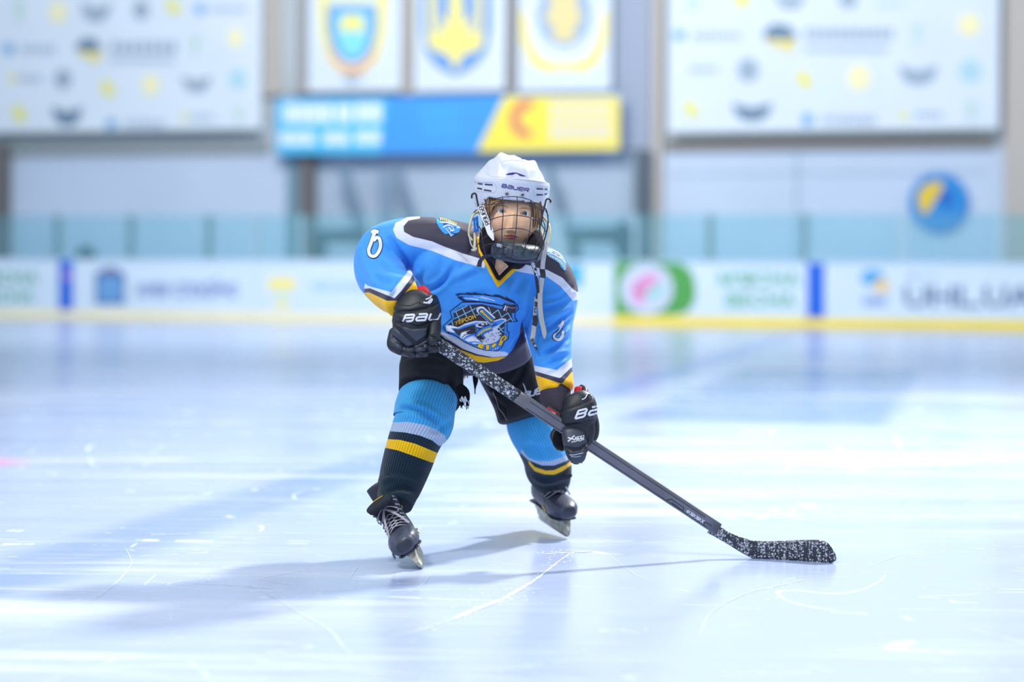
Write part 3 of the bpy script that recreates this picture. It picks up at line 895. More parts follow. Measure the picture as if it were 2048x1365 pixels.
logos(LB, [('tee', 38, 26, 24, 46, c_g), ('disc', 116, 25, 36, 44, c_y), ('bowl', 192, 24, 62, 38, c_gr), ('disc', 282, 20, 32, 40, c_gr), ('leaf', 346, 14, 36, 36, c_y2), ('disc', 400, 18, 20, 22, c_b), ('bars', 460, 18, 80, 12, c_t),
 ('disc', 17, 98, 22, 24, c_b), ('bars', 77, 99, 72, 15, c_t), ('map', 178, 102, 54, 54, c_n), ('bars', 290, 95, 136, 22, c_gr), ('bars', 285, 120, 130, 12, c_t), ('tee', 391, 92, 22, 40, c_g), ('disc', 471, 76, 32, 44, c_y),
 ('leaf', 25, 156, 18, 20, c_y2), ('bars', 61, 157, 48, 14, c_t), ('disc', 126, 158, 34, 38, c_gr), ('leaf', 215, 178, 34, 38, c_y2), ('disc', 301, 170, 36, 44, c_y), ('bowl', 393, 168, 60, 32, c_gr), ('disc', 475, 158, 36, 42, c_tl),
 ('leaf', 38, 228, 34, 38, c_y2), ('bowl', 134, 232, 62, 38, c_n), ('disc', 222, 248, 20, 24, c_b), ('bars', 290, 248, 82, 15, c_t), ('leaf', 368, 234, 16, 18, c_y2), ('bars', 405, 235, 48, 11, c_t), ('tee', 478, 232, 20, 34, c_g)])
logos(RB, [('disc', 1386, 6, 26, 26, c_g), ('disc', 1484, 2, 40, 32, c_y2), ('bowl', 1580, 2, 60, 30, c_gr), ('disc', 1696, 0, 36, 30, c_gr), ('bars', 1780, 8, 60, 10, c_g), 
 ('disc', 1358, 70, 24, 22, c_b), ('bars', 1435, 72, 98, 15, c_t), ('map', 1560, 78, 70, 62, c_n), ('bars', 1700, 68, 180, 20, c_gr), ('bars', 1694, 98, 170, 13, c_t), ('tee', 1834, 70, 24, 42, c_g), ('disc', 1939, 50, 50, 50, c_y),
 ('leaf', 1364, 138, 18, 20, c_y2), ('bars', 1408, 138, 58, 12, c_t), ('disc', 1496, 140, 42, 46, c_gr), ('leaf', 1608, 160, 42, 42, c_y2), ('disc', 1718, 156, 50, 56, c_y), ('bowl', 1836, 150, 78, 38, c_gr), ('disc', 1940, 142, 44, 44, c_tl),
 ('leaf', 1382, 219, 40, 40, c_y2), ('bowl', 1504, 224, 80, 36, c_n), ('disc', 1615, 240, 24, 26, c_b), ('bars', 1700, 240, 110, 17, c_t), ('leaf', 1806, 230, 24, 22, c_y2), ('bars', 1858, 230, 56, 13, c_t), ('tee', 1943, 224, 24, 40, c_g)])
fg = 'narrow flags hanging above the advertising banner'
F1 = banner('crest_flag', 614, 800, -150, 186, 'narrow white flag with a cyan shield edged in yellow and red, leftmost of three', 'flag', fg)
F2 = banner('crest_flag', 826, 1008, -150, 186, 'narrow white flag with a blue shield and golden trident, middle of three', 'flag', fg)
F3 = banner('crest_flag', 1034, 1220, -150, 186, 'narrow white flag with a round grey and gold badge inside a yellow wreath, rightmost', 'flag', fg)
f_y = mat('crest_yellow', (248, 236, 140), .7); f_b = mat('crest_blue', (120, 176, 228), .7); f_cy = mat('crest_cyan', (140, 228, 246), .7); f_r = mat('crest_salmon', (236, 170, 140), .7); f_bl2 = mat('crest_royal', (110, 160, 226), .7); f_pale = mat('crest_pale', (232, 238, 214), .7); f_g = mat('crest_grey_blue', (160, 184, 214), .7)
mb = MB()
flat(mb, OB, [(634, -60), (780, -60), (775, 60), (764, 115), (740, 140), (704, 175), (668, 140), (648, 115), (637, 60)], f_pale)
flat(mb, OB - .003, [(634, -60), (655, -20), (655, 60), (665, 105), (680, 130), (704, 146), (730, 130), (745, 105), (757, 60), (757, -20), (778, -60), (770, 70), (752, 125), (704, 160), (660, 125), (642, 70)], f_y)
flat(mb, OB - .006, [(650, 82), (662, 104), (680, 126), (704, 136), (730, 126), (748, 104), (760, 82), (748, 118), (728, 140), (704, 150), (682, 140), (662, 118)], f_r)
flat(mb, OB - .008, [(655, 10), (753, 10), (754, 60), (744, 98), (726, 120), (704, 128), (684, 120), (664, 98), (654, 60)], f_b)
flat(mb, OB - .012, [(674, 26), (734, 26), (735, 70), (726, 100), (704, 116), (684, 100), (674, 70)], f_cy)
flat(mb, OB - .015, [(682, 36), (704, 28), (726, 36), (728, 62), (714, 66), (704, 54), (694, 66), (680, 62)], f_y)
flat(mb, OB - .006, [(680, 150), (728, 150), (704, 172)], f_g)
build(mb, 'coat_of_arms', F1)
mb = MB()
flat(mb, OB, [(838, -60), (988, -60), (988, 60), (978, 110), (956, 140), (911, 164), (868, 140), (846, 110), (838, 60)], f_pale)
flat(mb, OB - .003, [(842, -60), (984, -60), (984, 55), (974, 106), (950, 134), (911, 154), (872, 134), (850, 106), (842, 55)], f_bl2)
flat(mb, OB - .006, [(856, -60), (878, -60), (880, 30), (896, 50), (904, -60), (918, -60), (928, 50), (944, 30), (946, -60), (966, -60), (966, 90), (948, 105), (930, 106), (911, 140), (892, 106), (874, 105), (856, 90)], f_y)
flat(mb, OB - .009, [(868, -40), (876, -40), (878, 40), (890, 62), (868, 62)], f_g); flat(mb, OB - .009, [(948, -40), (956, -40), (956, 62), (934, 62), (946, 40)], f_g)
build(mb, 'coat_of_arms', F2)
mb = MB()
flat(mb, OB, [(1072, 30), (1084, -10), (1110, -50), (1150, -50), (1176, -10), (1184, 30), (1176, 60), (1160, 84), (1128, 96), (1096, 84), (1080, 60)], f_g)
flat(mb, OB - .003, [(1086, 36), (1100, 20), (1102, -20), (1128, -40), (1154, -20), (1156, 20), (1168, 36), (1152, 50), (1148, 82), (1108, 82), (1104, 50)], mat('crest_old_gold', (232, 218, 160), .7))
flat(mb, OB, [(1040, 20), (1054, 28), (1058, 70), (1072, 104), (1092, 122), (1128, 126), (1164, 122), (1184, 104), (1198, 70), (1202, 28), (1216, 20), (1214, 80), (1196, 128), (1168, 146), (1128, 140), (1088, 146), (1060, 128), (1042, 80)], f_y)
build(mb, 'coat_of_arms', F3)
AB = banner('advert_banner', 552, 1240, 192, 306, 'wide banner, bright blue with white words on the left and yellow on the right', 'banner', None, mat('advert_blue', (70, 160, 244), .6), WO - .55, False)
OA = WO - .55 - .012
a_c = mat('advert_cyan', (80, 196, 246), .6); a_y = mat('advert_yellow', (250, 232, 90), .6); a_w = mat('advert_white', (232, 246, 252), .6); a_w2 = mat('advert_pale', (232, 226, 214), .6)
mb = MB(); flat(mb, OA, [(553, 199), (776, 197), (760, 308), (553, 308)], a_c); build(mb, 'cyan_field', AB)
mb = MB(); flat(mb, OA - .002, [(1008, 193), (1239, 191), (1239, 300), (954, 303)], a_y); build(mb, 'yellow_field', AB)
WA = wall_hit(OA - .006)
mb = MB()
for x0, x1, y0, y1 in ((568, 668, 208, 246), (672, 706, 208, 246), (712, 766, 206, 244), (560, 632, 264, 290), (648, 700, 264, 290), (712, 764, 262, 288)):
    k = max(2, int((x1 - x0) / 22)); dx = (x1 - x0) / k
    for i in range(k): 
        xx = x0 + i * dx; flat(mb, OA - .006, [(xx, y0), (xx + dx * .86, y0), (xx + dx * .86, y1), (xx, y1)], a_w)
build(mb, 'white_lettering', AB)
mb = MB(); art_text(mb, WA, 'СПОРТ', (840, 238), 84, 20, a_c, 0); build(mb, 'cyan_lettering', AB); mb = MB(); art_text(mb, WA, 'СИЛА', (850, 268), 70, 20, a_c, 0); build(mb, 'cyan_lettering', AB)
mb = MB(); flat_stroke(mb, OA - .006, [(1064, 206), (1040, 214), (1030, 234), (1034, 256), (1060, 272)], 19, mat('advert_red', (226, 130, 110), .6), 4); build(mb, 'red_crescent', AB)
mb = MB()
for y in (210, 232, 254, 272):
    for i in range(6): flat(mb, OA - .006, [(1100 + i * 21, y - 8), (1117 + i * 21, y - 8), (1117 + i * 21, y + 8), (1100 + i * 21, y + 8)], a_w2)
build(mb, 'pale_lettering', AB)
# round emblem
mb = MB(); oe = WO - .12
flat_solid(mb, oe, ell(1878, 405, 59, 60, 48), .05, mat('emblem_blue', (44, 144, 220), .5))
o = build(mb, 'round_emblem'); tag(o, 'round blue emblem with a yellow leaf shape on the lower wall at right', 'sign')
mb = MB(); flat(mb, oe - .004, [(1840, 420), (1834, 398), (1842, 376), (1858, 366), (1880, 362), (1888, 370), (1878, 388), (1866, 408), (1856, 426), (1846, 428)], mat('emblem_yellow', (240, 206, 60), .5))
build(mb, 'yellow_leaf', o)
mb = MB(); flat(mb, oe - .004, [(1884, 376), (1900, 384), (1904, 402), (1892, 416), (1880, 404)], mat('emblem_navy', (34, 98, 200), .5)); build(mb, 'dark_blue_flame', o)

# ================================================================== THE SKATER
BLUE, WHITE, DARK, YEL = (62, 152, 240), (214, 220, 240), (62, 58, 76), (250, 190, 10)
root = empty('person', (ice_at(960, 1095).x, 5.62, 0.0))
tag(root, 'young hockey player in white caged helmet and blue jersey crouching on the ice', 'person')

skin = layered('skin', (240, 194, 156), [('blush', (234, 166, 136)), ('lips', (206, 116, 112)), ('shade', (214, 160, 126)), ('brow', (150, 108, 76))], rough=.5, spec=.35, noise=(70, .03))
for nd in skin.node_tree.nodes:      # soft edges on the face colours
    if nd.type == 'MAP_RANGE' and abs(nd.inputs['From Min'].default_value + 0.35) < 1e-4 and nd.inputs['Value'].is_linked and nd.inputs['Value'].links[0].from_node.type == 'ATTRIBUTE':
        nm = nd.inputs['Value'].links[0].from_node.attribute_name
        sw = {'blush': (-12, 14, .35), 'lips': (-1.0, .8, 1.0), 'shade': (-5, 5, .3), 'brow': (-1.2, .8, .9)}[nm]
        nd.inputs['From Min'].default_value, nd.inputs['From Max'].default_value = sw[0], sw[1]
        nd.inputs['To Max'].default_value = sw[2]
b_ = skin.node_tree.nodes['Principled BSDF']
b_.inputs['Subsurface Weight'].default_value = .12; b_.inputs['Subsurface Radius'].default_value = (.006, .002, .001); b_.inputs['Subsurface Scale'].default_value = .6

# head frame, px units scaled to metres
HR = R(6.0); HO = P(1024, 445, 5.50); HK = 5.44 / F
hR = Vector((math.cos(HR), 0, -math.sin(HR))); hU = Vector((math.sin(HR), 0, math.cos(HR))); hF = Vector((0, -1, 0))
def Hd(x, z, f): return HO + (hR * x + hU * z + hF * f) * HK
def hl(px, py):
    dx, dy = px - 1024, py - 445
    return dx * math.cos(HR) + dy * math.sin(HR), dx * math.sin(HR) - dy * math.cos(HR)

EYES = [hl(1003, 425), hl(1049, 429.5)]
def sstep(a, b_, x):
    t = np.clip((x - a) / (b_ - a), 0, 1); return t * t * (3 - 2 * t)
def head_mesh():
    NT, NP = 260, 200
    th = np.linspace(0, 2 * np.pi, NT, endpoint=False)      # 0 = front
    th = th - 0.72 * np.sin(th) * 0.9 * 0.9                 # pack columns toward the face
    ph = np.linspace(-np.pi / 2 + .02, np.pi / 2 - .02, NP)
    T, PH = np.meshgrid(th, ph)
    dx, df, dz = np.sin(T) * np.cos(PH), np.cos(T) * np.cos(PH), np.sin(PH)
    z = 8 + 64 * dz
    jaw = 1 - .20 * sstep(-12, -58, z) - .04 * sstep(20, 60, z)
    wide = 51.5 * jaw
    ex = 2.25
    rr = (np.abs(dx) ** ex + np.abs(df) ** ex) ** (1 / ex) / np.maximum(np.sqrt(dx ** 2 + df ** 2), 1e-6)
    x = wide * dx / rr
    f = np.where(df > 0, 55 * (1 - .06 * sstep(-10, -58, z)), 62) * df / rr - np.where(df > 0, 0, 0)
    fr = sstep(.05, .5, df)
    g = lambda cx, cz, sx, sz: np.exp(-((x - cx) / sx) ** 2 - ((z - cz) / sz) ** 2)
    add = 0
    # brow, sockets, nose, cheeks, mouth, chin
    add += 2.2 * g(0, 30, 30, 9)
    for ex_, ez_ in EYES:
        add -= 5.0 * g(ex_, ez_ + .5, 12, 8)
        add += 1.2 * g(ex_, ez_ - 12, 12, 5)
    add -= 1.2 * g(1, 18, 6, 8)
    t = np.clip((16 - z) / 32, 0, 1.0)
    nw = 4.2 + 2.2 * t
    ridge = np.exp(-((x - .6) / nw) ** 2) * np.where(z > -17, (3.0 + 9.5 * t ** 1.15) * sstep(24, 12, z), 12.5 * np.exp(-((z + 17) / 4.2) ** 2))
    add += ridge
    for s in (-1, 1): 
        add += 4.6 * g(.6 + s * 7.2, -17.5, 3.6, 4.2)
        add -= 4.2 * g(.6 + s * 4.0, -22.5, 2.1, 1.5)
        add += 2.6 * g(s * 27, -7, 12, 13)
        add -= .9 * g(s * 15, -21, 4, 9)
    mx = 2.4
    add += 3.4 * g(mx, -29.5, 17, 8)
    lipy = -29.8 + .4 * np.cos((x - mx) / 5.0)
    add += 1.7 * np.exp(-((z - (lipy + 2.2)) / 1.7) ** 2 - ((x - mx) / 11) ** 2) + 2.4 * np.exp(-((z - (lipy - 3.2)) / 2.4) ** 2 - ((x - mx) / 10) ** 2)
    add -= 2.6 * np.exp(-((z - lipy) / .95) ** 2 - ((x - mx) / 14) ** 4)
    add -= 1.6 * g(mx, -38, 9, 2.6) + .5 * g(.6, -25, 1.6, 3)
    add += 3.5 * g(1.5, -46, 12, 7)
    f = f + add * fr
    # eye openings: the lids stand proud of a hollow that holds the eyeball
    for k, (ex_, ez_) in enumerate(EYES):
        u = (x - ex_) / 9.6; v = (z - ez_) 
        up = 4.5 * (1 - np.clip(np.abs(u), 0, 1) ** 2.2); dn = -3.3 * (1 - np.clip(np.abs(u), 0, 1) ** 2.0)
        ins = np.minimum(up - v, v - dn)
        ins = np.where(np.abs(u) < 1, ins, -2)
        lid = np.exp(-((ins + 1.0) / 1.0) ** 2) * (np.abs(u) < 1.15)
        f = f + fr * (1.5 * lid) - fr * 8 * sstep(-.25, .55, ins)
        crease = np.exp(-((v - up - 3.0) / .9) ** 2) * (np.abs(u) < 1.05)
        f = f - fr * .9 * crease
    vs = []; 
    X, Z, Ff = x.ravel(), z.ravel(), f.ravel()
    for i in range(len(X)): vs.append(Hd(X[i], Z[i], Ff[i]))
    fs = []
    for j in range(NP - 1):
        for i in range(NT):
            i2 = (i + 1) % NT
            fs.append((j * NT + i, j * NT + i2, (j + 1) * NT + i2, (j + 1) * NT + i))
    fs.append(tuple(reversed(range(NT)))); fs.append(tuple((NP - 1) * NT + i for i in range(NT)))
    return vs, fs, X, Z, Ff
vs, fs, X, Z, Ff = head_mesh()
mb = MB(); mb.add(vs, fs, skin)
nh = len(vs)
# neck, torso and limbs under the clothes: one tapering surface
body_parts = [
 loft([(1004, 541, 5.64, 16, .035), (1006, 526, 5.592, 17, .055), (1012, 515, 5.59, 26, .050), (1018, 490, 5.565, 31, .044), (1020, 470, 5.55, 30, .044)], n=24, m=4),
 loft([(962, 712, 5.84, 62, .07), (966, 660, 5.77, 66, .075), (978, 600, 5.70, 72, .075), (998, 552, 5.67, 66, .065), (1008, 530, 5.64, 36, .045)], n=28, m=4),
 loft([(950, 530, 5.67, 30, .045), (860, 510, 5.68, 33, .045), (790, 505, 5.68, 32, .042), (757, 540, 5.65, 27, .036), (795, 592, 5.50, 19, .026), (822, 628, 5.43, 15, .020)], n=20, m=4),
 loft([(1040, 545, 5.67, 30, .045), (1085, 575, 5.68, 33, .043), (1100, 640, 5.65, 27, .036), (1103, 720, 5.58, 23, .03), (1118, 800, 5.54, 17, .022), (1128, 830, 5.53, 16, .02)], n=20, m=4),
 loft([(905, 715, 5.82, 46, .065), (870, 770, 5.72, 42, .06), (852, 835, 5.60, 37, .05), (835, 880, 5.58, 33, .045), (812, 950, 5.60, 26, .036), (796, 990, 5.57, 18, .028), (788, 1025, 5.53, 16, .024)], n=20, m=4),
 loft([(1000, 735, 5.86, 44, .065), (1030, 790, 5.86, 42, .06), (1062, 860, 5.86, 33, .05), (1085, 910, 6.0, 28, .04), (1100, 955, 6.10, 20, .03), (1106, 985, 6.14, 15, .024)], n=20, m=4)]
bm_ = fuse(body_parts, .006, 6)
bco = getco(bm_)
mb.add([tuple(c) for c in bco], [tuple(p.vertices) for p in bm_.polygons], skin)
me = mb.mesh('body')
nb = len(me.vertices)
xz = np.full((nb, 2), 999.0); xz[:nh, 0] = X; xz[:nh, 1] = Z
front = np.zeros(nb, bool); front[:nh] = Ff > 5
def hatt(name, vals):
    a = me.attributes.new(name, 'FLOAT', 'POINT'); a.data.foreach_set('value', np.where(front, vals, -100).astype(np.float32))
mx = 2.4
lip = ell(mx, -30.5, 13.2, 4.7, 24)
lip = [(mx - 14.5, -29.6), (mx - 7, -26.8), (mx - 2, -25.6), (mx, -26.1), (mx + 2, -25.6), (mx + 7, -26.8), (mx + 14.5, -29.9), (mx + 8, -33.6), (mx, -35.2), (mx - 8, -33.6)]
hatt('lips', sdf(xz, lip))
hatt('blush', np.maximum(sdf(xz, ell(-27, -10, 13, 10)), np.maximum(sdf(xz, ell(28, -10, 13, 10)), sdf(xz, ell(.6, -17, 7, 5)))))
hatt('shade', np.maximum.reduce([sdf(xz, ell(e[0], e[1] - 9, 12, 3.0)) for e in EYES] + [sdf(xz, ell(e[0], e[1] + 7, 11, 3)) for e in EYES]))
hatt('brow', np.maximum.reduce([sdf(xz, [(s * 10 + .5, 27 + .0), (s * 18, 30.5), (s * 27, 31), (s * 36, 27), (s * 27, 28.6), (s * 18, 28)]) for s in (-1, 1)]))
body = place('body', me, root)
body['label'] = 'fair-skinned face with parted lips and blue-grey eyes looking ahead'
eye_w = mat('eye_white', (232, 228, 226), .15, .6, 0, (80, .02)); iris_m = mat('iris', (54, 74, 108), .1, .6, 0, (400, .25)); pup = mat('pupil', (8, 9, 14), .05, .8)
for ex_, ez_ in EYES:
    mb = MB(); rad = 11.0; fc = 42.3
    base_f = fc
    vs = []; fs = []; NA, NB = 28, 20; mats_ = []
    for j in range(NB + 1):
        q = math.pi * j / NB
        for i in range(NA):
            t = 2 * math.pi * i / NA
            vs.append(Hd(ex_ + rad * math.sin(q) * math.cos(t), ez_ + .3 + rad * math.sin(q) * math.sin(t), base_f - 4.5 + rad * math.cos(q) * .82))
    mb.add(vs, [(j * NA + i, j * NA + (i + 1) % NA, (j + 1) * NA + (i + 1) % NA, (j + 1) * NA + i) for j in range(NB) for i in range(NA)], eye_w)
    for rr_, mm, eps in ((4.7, iris_m, .25), (2.3, pup, .45)):
        vs = [Hd(ex_ + .2, ez_ + .7, base_f - 4.5 + rad * .82 + eps)]
        for i in range(24):
            t = 2 * math.pi * i / 24; x_, z_ = rr_ * math.cos(t), rr_ * math.sin(t)
            vs.append(Hd(ex_ + .2 + x_, ez_ + .7 + z_, base_f - 4.5 + .82 * math.sqrt(rad ** 2 - rr_ ** 2) + eps))
        mb.add(vs, [(0, 1 + i, 1 + (i + 1) % 24) for i in range(24)], mm)
    vs = [Hd(ex_ - 1.0 + .8 * math.cos(t), ez_ + 2.2 + .8 * math.sin(t), base_f - 4.5 + rad * .82 + .6) for t in [k * .785 for k in range(8)]]  # painted catchlight: small white disc at the pupil
    mb.add(vs, [tuple(range(8))], eye_w)
    build(mb, 'eye', body)
# lashes / lid line
lash = mat('lash', (70, 50, 40), .8)
for ex_, ez_ in EYES:
    mb = MB()
    pts = [Hd(ex_ - 9.6 + 19.2 * k / 10, ez_ + 4.6 * (1 - abs(-1 + 2 * k / 10) ** 2.2) - .2, 45.6 - .55 * abs(ex_) * .1 - 1.2 * (abs(-1 + .2 * k)) ** 2) for k in range(11)]
    vs_, fs_, _ = wire([tuple(p) for p in pts], .0006, 6, 2, world=True); mb.add(vs_, fs_, lash)
    build(mb, 'eyelash', body)

# ---------------- hair
hair_m = mat('hair', (160, 124, 84), .55, .4, 0, (120, .25))
hair_d = mat('hair_dark', (82, 60, 44), .6, .3, 0, (120, .25))  # darker brown locks, deepened to carry the shade under the helmet
mb = MB(); rr = random.Random(7)
def lock(pts, w0, m, dz=0):
    rows = []
    n = len(pts)
    for i, (px, py, fo) in enumerate(pts):
        x, z = hl(px, py); c = Hd(x, z, fo + dz); wd = w0 * (1 - (i / (n - 1)) ** 2 * .9) * HK
        rows.append((c.x, c.y, c.z, wd, wd * .35))
    v, f, _ = loftW(rows, n=7, m=4, ref=(0, 1, 0), cap=.5); mb.add(v, f, m)
for k in range(46):     # fringe swept to the left side of the picture
    a = k / 45; x0 = 1004 - 34 * a + rr.gauss(0, 1.5); y0 = 396 + 4 * rr.random()
    x1 = 984 - 12 * a + rr.gauss(0, 1.5); y1 = 414 + 10 * a + rr.gauss(0, 2)
    x2 = 980 - 14 * a + rr.gauss(0, 2); y2 = 428 + 28 * rr.random() * (0.4 + .6 * a)
    fo = 52 - 10 * a
    lock([(x0, y0, fo + 1), ((x0 + x1) / 2 + 2, (y0 + y1) / 2 - 1, fo + 1.5), (x1, y1, fo - 1), (x2, y2, fo - 6)], 1.9 + rr.random(), hair_m if rr.random() < .55 else hair_d)
for k in range(30):     # hair behind that, filling the temple
    x0 = 966 + 22 * rr.random(); lock([(x0, 400, 36), (x0 - 1, 418, 36), (x0 - 2 + rr.gauss(0, 2), 436, 31), (x0 - 2, 448 + 14 * rr.random(), 26)], 2.8, hair_d if rr.random() < .55 else hair_m)
for k in range(44):     # right side
    a = rr.random(); x0 = 1062 + 18 * a
    lock([(x0, 400, 48 - 14 * a), (x0 + 4, 418, 45 - 14 * a), (x0 + 5 + rr.gauss(0, 1.4), 436, 39 - 12 * a), (x0 + 3 + 3 * rr.random(), 448 + 16 * rr.random(), 34 - 10 * a)], 1.8 + rr.random() * .8, hair_m if rr.random() < .7 else hair_d)
for k in range(16):     # wisps over the forehead
    x0 = 1006 + 46 * rr.random(); lock([(x0, 396, 57), (x0 - 4, 401, 57.5), (x0 - 9 * rr.random(), 405 + 3 * rr.random(), 57)], .9, hair_d)
hair = build(mb, 'hair', root)

# ---------------- jersey
sl_l = [(945, 492, 5.65, 44, .075), (880, 486, 5.67, 48, .085), (815, 488, 5.68, 54, .088), (768, 506, 5.68, 55, .085), (762, 545, 5.64, 52, .078), (782, 577, 5.55, 47, .068), (799, 588, 5.50, 45, .062), (808, 602, 5.455, 40, .055)]
sl_r = [(1040, 515, 5.64, 42, .07), (1082, 540, 5.67, 50, .085), (1104, 582, 5.68, 51, .088), (1097, 640, 5.65, 50, .078), (1102, 700, 5.61, 42, .066), (1108, 748, 5.58, 38, .060), (1114, 778, 5.56, 35, .055)]
torso = [(1000, 500, 5.60, 40, .062), (992, 522, 5.63, 92, .085), (976, 552, 5.65, 126, .105), (966, 590, 5.68, 116, .118), (965, 630, 5.71, 97, .122), (968, 668, 5.74, 90, .120), (970, 700, 5.77, 94, .120), (972, 716, 5.78, 94, .118)]
jm = fuse([loft([(905, 500, 5.67, 46, .08), (872, 530, 5.665, 50, .09), (868, 560, 5.675, 38, .095), (890, 605, 5.69, 34, .095)], n=32, m=5, cap=.3)[:2], loft(torso, n=40, m=5, ex=2.2, cap=.25)[:2], loft(sl_l, n=32, m=5, ex=2.1, cap=.3)[:2], loft(sl_r, n=32, m=5, ex=2.1, cap=.3)[:2]], .0045, 10)
ripple(jm, .0035, 24, 3)
folds(jm, [
 ([(775, 470), (795, 500), (812, 525), (822, 545)], 5, -.008), ([(748, 515), (780, 535), (818, 548)], 5, -.007), ([(740, 540), (775, 555), (810, 560)], 6, .004),
 ([(845, 577), (866, 578), (890, 560), (908, 530)], 5, -.008), ([(832, 560), (850, 590), (868, 610)], 6, -.007), ([(848, 540), (842, 560), (846, 585)], 5, -.006),
 ([(905, 560), (940, 540), (965, 535)], 7, .005), ([(925, 600), (960, 590), (990, 590)], 7, -.003), ([(1045, 555), (1030, 590), (1038, 625)], 6, -.006), ([(1058, 560), (1050, 600), (1048, 640)], 6, .006),
 ([(1150, 572), (1118, 596), (1088, 603)], 5, -.006), ([(1146, 592), (1115, 612), (1080, 622), (1066, 622)], 5, -.009), ([(1143, 612), (1110, 632), (1072, 645)], 5, .007), ([(1140, 628), (1108, 652), (1075, 668)], 4, -.009),
 ([(1142, 655), (1110, 680), (1082, 692)], 5, .006), ([(1140, 676), (1105, 700), (1078, 712)], 4, -.008), ([(1138, 700), (1110, 712), (1090, 728)], 5, .006), ([(1060, 630), (1052, 650), (1060, 690)], 5, -.006),
 ([(1140, 640), (1120, 665), (1100, 690)], 4, -.005), ([(880, 640), (910, 665), (950, 690), (1005, 700)], 7, .007), ([(870, 668), (900, 690), (940, 712)], 5, -.007), ([(1052, 640), (1045, 670), (1020, 700)], 5, -.008),
 ([(940, 470), (900, 455), (860, 450)], 8, .004), ([(722, 500), (735, 540), (752, 575)], 6, .005), ([(800, 560), (790, 585), (780, 600)], 5, -.006), ([(1085, 745), (1110, 735), (1135, 720)], 5, .004), ([(1100, 765), (1122, 770), (1135, 792)], 5, -.006)])
smooth_mesh(jm, 1)
white_p = [[(840, 300), (812, 437), (791, 446), (786, 460), (793, 476), (817, 490), (864, 502), (911, 521), (948, 531), (970, 537), (960, 300)],
 [(1010, 300), (1024, 541), (1055, 547), (1075, 551), (1094, 554), (1120, 572), (1135, 589), (1146, 602), (1200, 590), (1200, 300)],
 [(730, 567), (736, 572), (782, 585), (810, 551), (818, 541), (825, 548), (823, 555), (804, 581), (789, 597), (740, 581), (728, 578)],
 [(1062, 730), (1070, 732), (1114, 740.5), (1142, 718), (1160, 700), (1160, 727), (1142, 736), (1120, 757), (1070, 743), (1060, 741)],
 [(860, 650), (878, 663), (895, 668), (922, 680), (952, 695), (975, 702), (1010, 704), (1018, 708), (1010, 715), (985, 715), (955, 709), (925, 698), (900, 682), (878, 674), (860, 668)]]
dark_p = [[(840, 300), (840, 437), (817, 441), (807, 453), (808, 464), (826, 474), (864, 483), (887, 493), (925, 507), (955, 516), (974, 523), (996, 562), (1030, 526), (1050, 529), (1065, 533), (1079, 537), (1094, 540), (1125, 556), (1147, 580), (1165, 590), (1170, 300)],
 [(728, 578), (740, 577), (789, 597), (804, 581), (823, 555), (825, 548), (829, 560), (827, 566), (808, 589), (797, 602), (774, 602), (738, 585), (728, 586)],
 [(1060, 741), (1070, 743), (1120, 757), (1142, 736), (1160, 727), (1160, 738), (1143, 745), (1124, 768), (1068, 750), (1058, 748)],
 [(1070, 777), (1083, 788), (1103, 794), (1134, 796), (1152, 774), (1170, 790), (1130, 860), (1060, 840)],
 [(860, 668), (878, 674), (900, 682), (925, 698), (955, 709), (985, 715), (1013, 713), (1024, 701), (1038, 675), (1042, 650), (1044, 640), (1047, 660), (1056, 690), (1063, 715), (1068, 745), (1060, 770), (940, 770), (880, 740), (850, 700)]]
yel_p = [[(728, 586), (738, 585), (774, 602), (797, 602), (808, 589), (827, 566), (829, 560), (837, 580), (836, 604), (850, 640), (760, 640), (728, 600)],
 [(1058, 748), (1068, 750), (1124, 768), (1143, 745), (1160, 738), (1165, 760), (1152, 774), (1134, 796), (1103, 794), (1083, 788), (1070, 777), (1060, 765)],
 [(862, 672), (877, 679), (895, 687), (920, 700), (952, 712), (980, 716), (1014, 714), (995, 722), (968, 726), (942, 723), (915, 712), (885, 695), (862, 682)]]
pattern(jm, 'c_white', white_p); pattern(jm, 'c_dark', dark_p); pattern(jm, 'c_yellow', yel_p)
jersey_m = layered('jersey_cloth', BLUE, [('c_white', WHITE), ('c_dark', DARK), ('c_yellow', YEL)], rough=.62, spec=.3, bump=(900, .12), sheen=.15)
jm.materials.append(jersey_m)
jersey = place('jersey', jm, root)
jersey['label'] = 'blue long-sleeved hockey jersey with dark yoke, white and yellow bands'
JH = bvh_hit(jersey)
navy = mat('print_deep_navy', (22, 26, 70), .6); jb = mat('print_jersey_blue', (62, 142, 232), .6); jw = mat('print_near_white', (222, 226, 242), .6); jd = mat('print_charcoal', (56, 50, 62), .6)
jy = mat('print_amber', (250, 196, 30), .6); jl = mat('print_ice_blue', (130, 190, 226), .6); jcy = mat('print_bright_blue', (60, 160, 236), .6)
